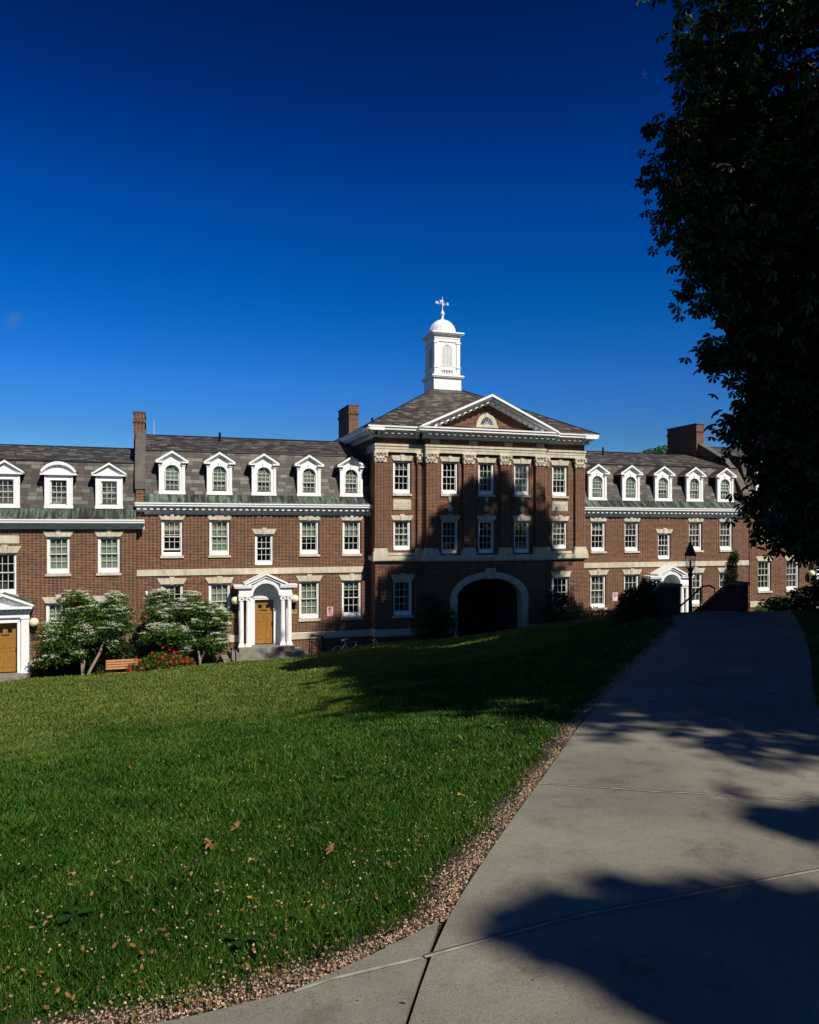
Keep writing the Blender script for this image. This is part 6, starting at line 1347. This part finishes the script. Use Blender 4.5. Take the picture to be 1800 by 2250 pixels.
FL = [(-0.65, 14.19, 'tri', 0.28, 'greenleaf', 'single upright green leaf far out on the sunny lawn at left'), (3.2, 6.96, 'palm', 0.20, 'greenleaf', 'pale green palmate leaf on the lawn beside the shade edge'),
      (1.26, 5.46, 'palm', 0.09, 'greenleaf', 'small grey green leaf in the middle of the lawn'), (0.86, 5.64, 'single', 0.10, 'greenleaf', 'narrow grey green leaf left of the middle of the lawn'),
      (0.44, 4.49, 'curl', 0.085, 'deadleaf', 'curled brown leaf with its yellow tip, centre left lawn'), (0.88, 3.94, 'curl', 0.075, 'deadleaf', 'curled tan leaf nearer to the path corner'),
      (0.28, 4.26, 'curl', 0.085, 'deadleaf', 'darker curled brown leaf left of the yellow tipped one'), (1.69, 4.73, 'curl', 0.06, 'deadleaf', 'small curled tan leaf near the path edge'),
      (1.90, 4.65, 'tri', 0.05, 'yellowleaf', 'little bright yellow leaf near the path edge'), (-0.35, 3.60, 'tri', 0.125, 'darkleaf', 'broad dark green leaf low in the grass at far left'),
      (0.32, 3.12, 'tri', 0.12, 'darkleaf', 'large deep green leaf near the blossoms, bottom centre'), (0.35, 2.93, 'single', 0.12, 'darkleaf', 'upright olive green leaf beside the blossoms, bottom centre'),
      (1.29, 3.35, 'single', 0.07, 'greenleaf', 'slim green leaf lying on the blossoms by the path corner'), (0.41, 3.49, 'single', 0.045, 'yellowleaf', 'yellow leaf scrap on the near lawn, left one'),
      (0.65, 3.38, 'single', 0.045, 'yellowleaf', 'yellow leaf scrap on the near lawn, right one'), (-1.9, 10.0, 'curl', 0.12, 'greenleaf', 'low green leaf clump on the left lawn'), (-1.0, 6.4, 'single', 0.12, 'greenleaf', 'grey leaf on the left lawn near the frame edge'), (2.6, 6.3, 'single', 0.12, 'greenleaf', 'pair leaf half sunk in grass right of centre')]
for (x, y, kd, sz, mt, lb) in FL:
    o, l = fallen(x, y, kd, sz, lb); o.data.materials.clear(); o.data.materials.append(M[mt]); tag(o, lb, 'leaf', 'single leaves fallen on the lawn'); o.rotation_euler = (jit(0.2), -0.15 if kd != 'single' or mt == 'yellowleaf' else -0.9, random.uniform(2.0, 4.5))
shade_tree(14.6, 3.2, 6.0, 6.8, 14.5, 11000, 'leafy tree out of view to the right of the path', 11, [(14.3, 3.4, 15.5, 3.2, 2600), (14.2, 3.4, 18.5, 2.4, 1500), (9.3, 2.9, 9.5, 1.2, 300), (10.2, 5.2, 10.5, 1.3, 400), (10.7, 5.3, 12, 1.5, 600), (12.2, 6.4, 16, 1.7, 700), (13.6, 6.5, 18, 1.7, 700), (9.9, 3.6, 11, 1.3, 450)])
shade_tree(12.6, -2.9, 5.3, 6.5, 15.5, 9500, 'leafy tree out of view right of the viewpoint', 12)
shade_tree(8.75, -11.9, 1.35, 12.3, 13.9, 3200, 'tall slim leafy tree out of view behind the viewpoint', 13, [(6.75, -10.1, 13, 0.34, 150), (6.2, -9.8, 13, 0.17, 45), (6.45, -10.3, 13, 0.24, 70), (7.15, -10.2, 13, 0.35, 150), (7.0, -10.7, 13, 0.38, 190), (7.6, -11.2, 13, 0.55, 380), (9.3, -9.85, 13, 0.55, 260), (8.8, -9.6, 13.2, 0.28, 110), (8.3, -9.62, 13.4, 0.15, 40), (8.2, -10.1, 13, 0.3, 110), (9.1, -13.3, 13, 1.2, 1500)], 0.2)
shade_tree(13.9, -0.3, 2.9, 7.0, 11.0, 4500, 'small leafy tree out of view beside the path on the right', 17)
shade_tree(24.6, 14.2, 3.1, 11, 25, 7500, 'tall leafy tree out of view behind the horse chestnut', 14, [(20.9, 15, 22.4, 1.1, 300), (19.7, 15, 21.0, 0.9, 220), (22.2, 15, 23.6, 1.1, 300), (18.6, 15, 20.2, 0.6, 110), (23.4, 15, 24.6, 0.6, 120)])
shade_tree(21.8, 1.3, 5.6, 7, 16, 9000, 'broad leafy tree out of view, farthest right of the path', 15)
def far_woods():
    n = 34000; X = RNG.uniform(-70, 240, n); Y = -48 - RNG.uniform(0, 8, n) + 6 * np.sin(X * 0.13); top = 11 + 3 * np.sin(X * 0.21) + 2 * np.sin(X * 0.55 + 1)
    P = np.stack([X, Y, RNG.uniform(-0.5, 1, n).clip(0, 1) * top], 1)
    o = leaves('far_woods', M['vib'], P, 0.8, 1.6); tag(o, 'dense green woods far behind the viewpoint', 'woods', kind='stuff')
far_woods()
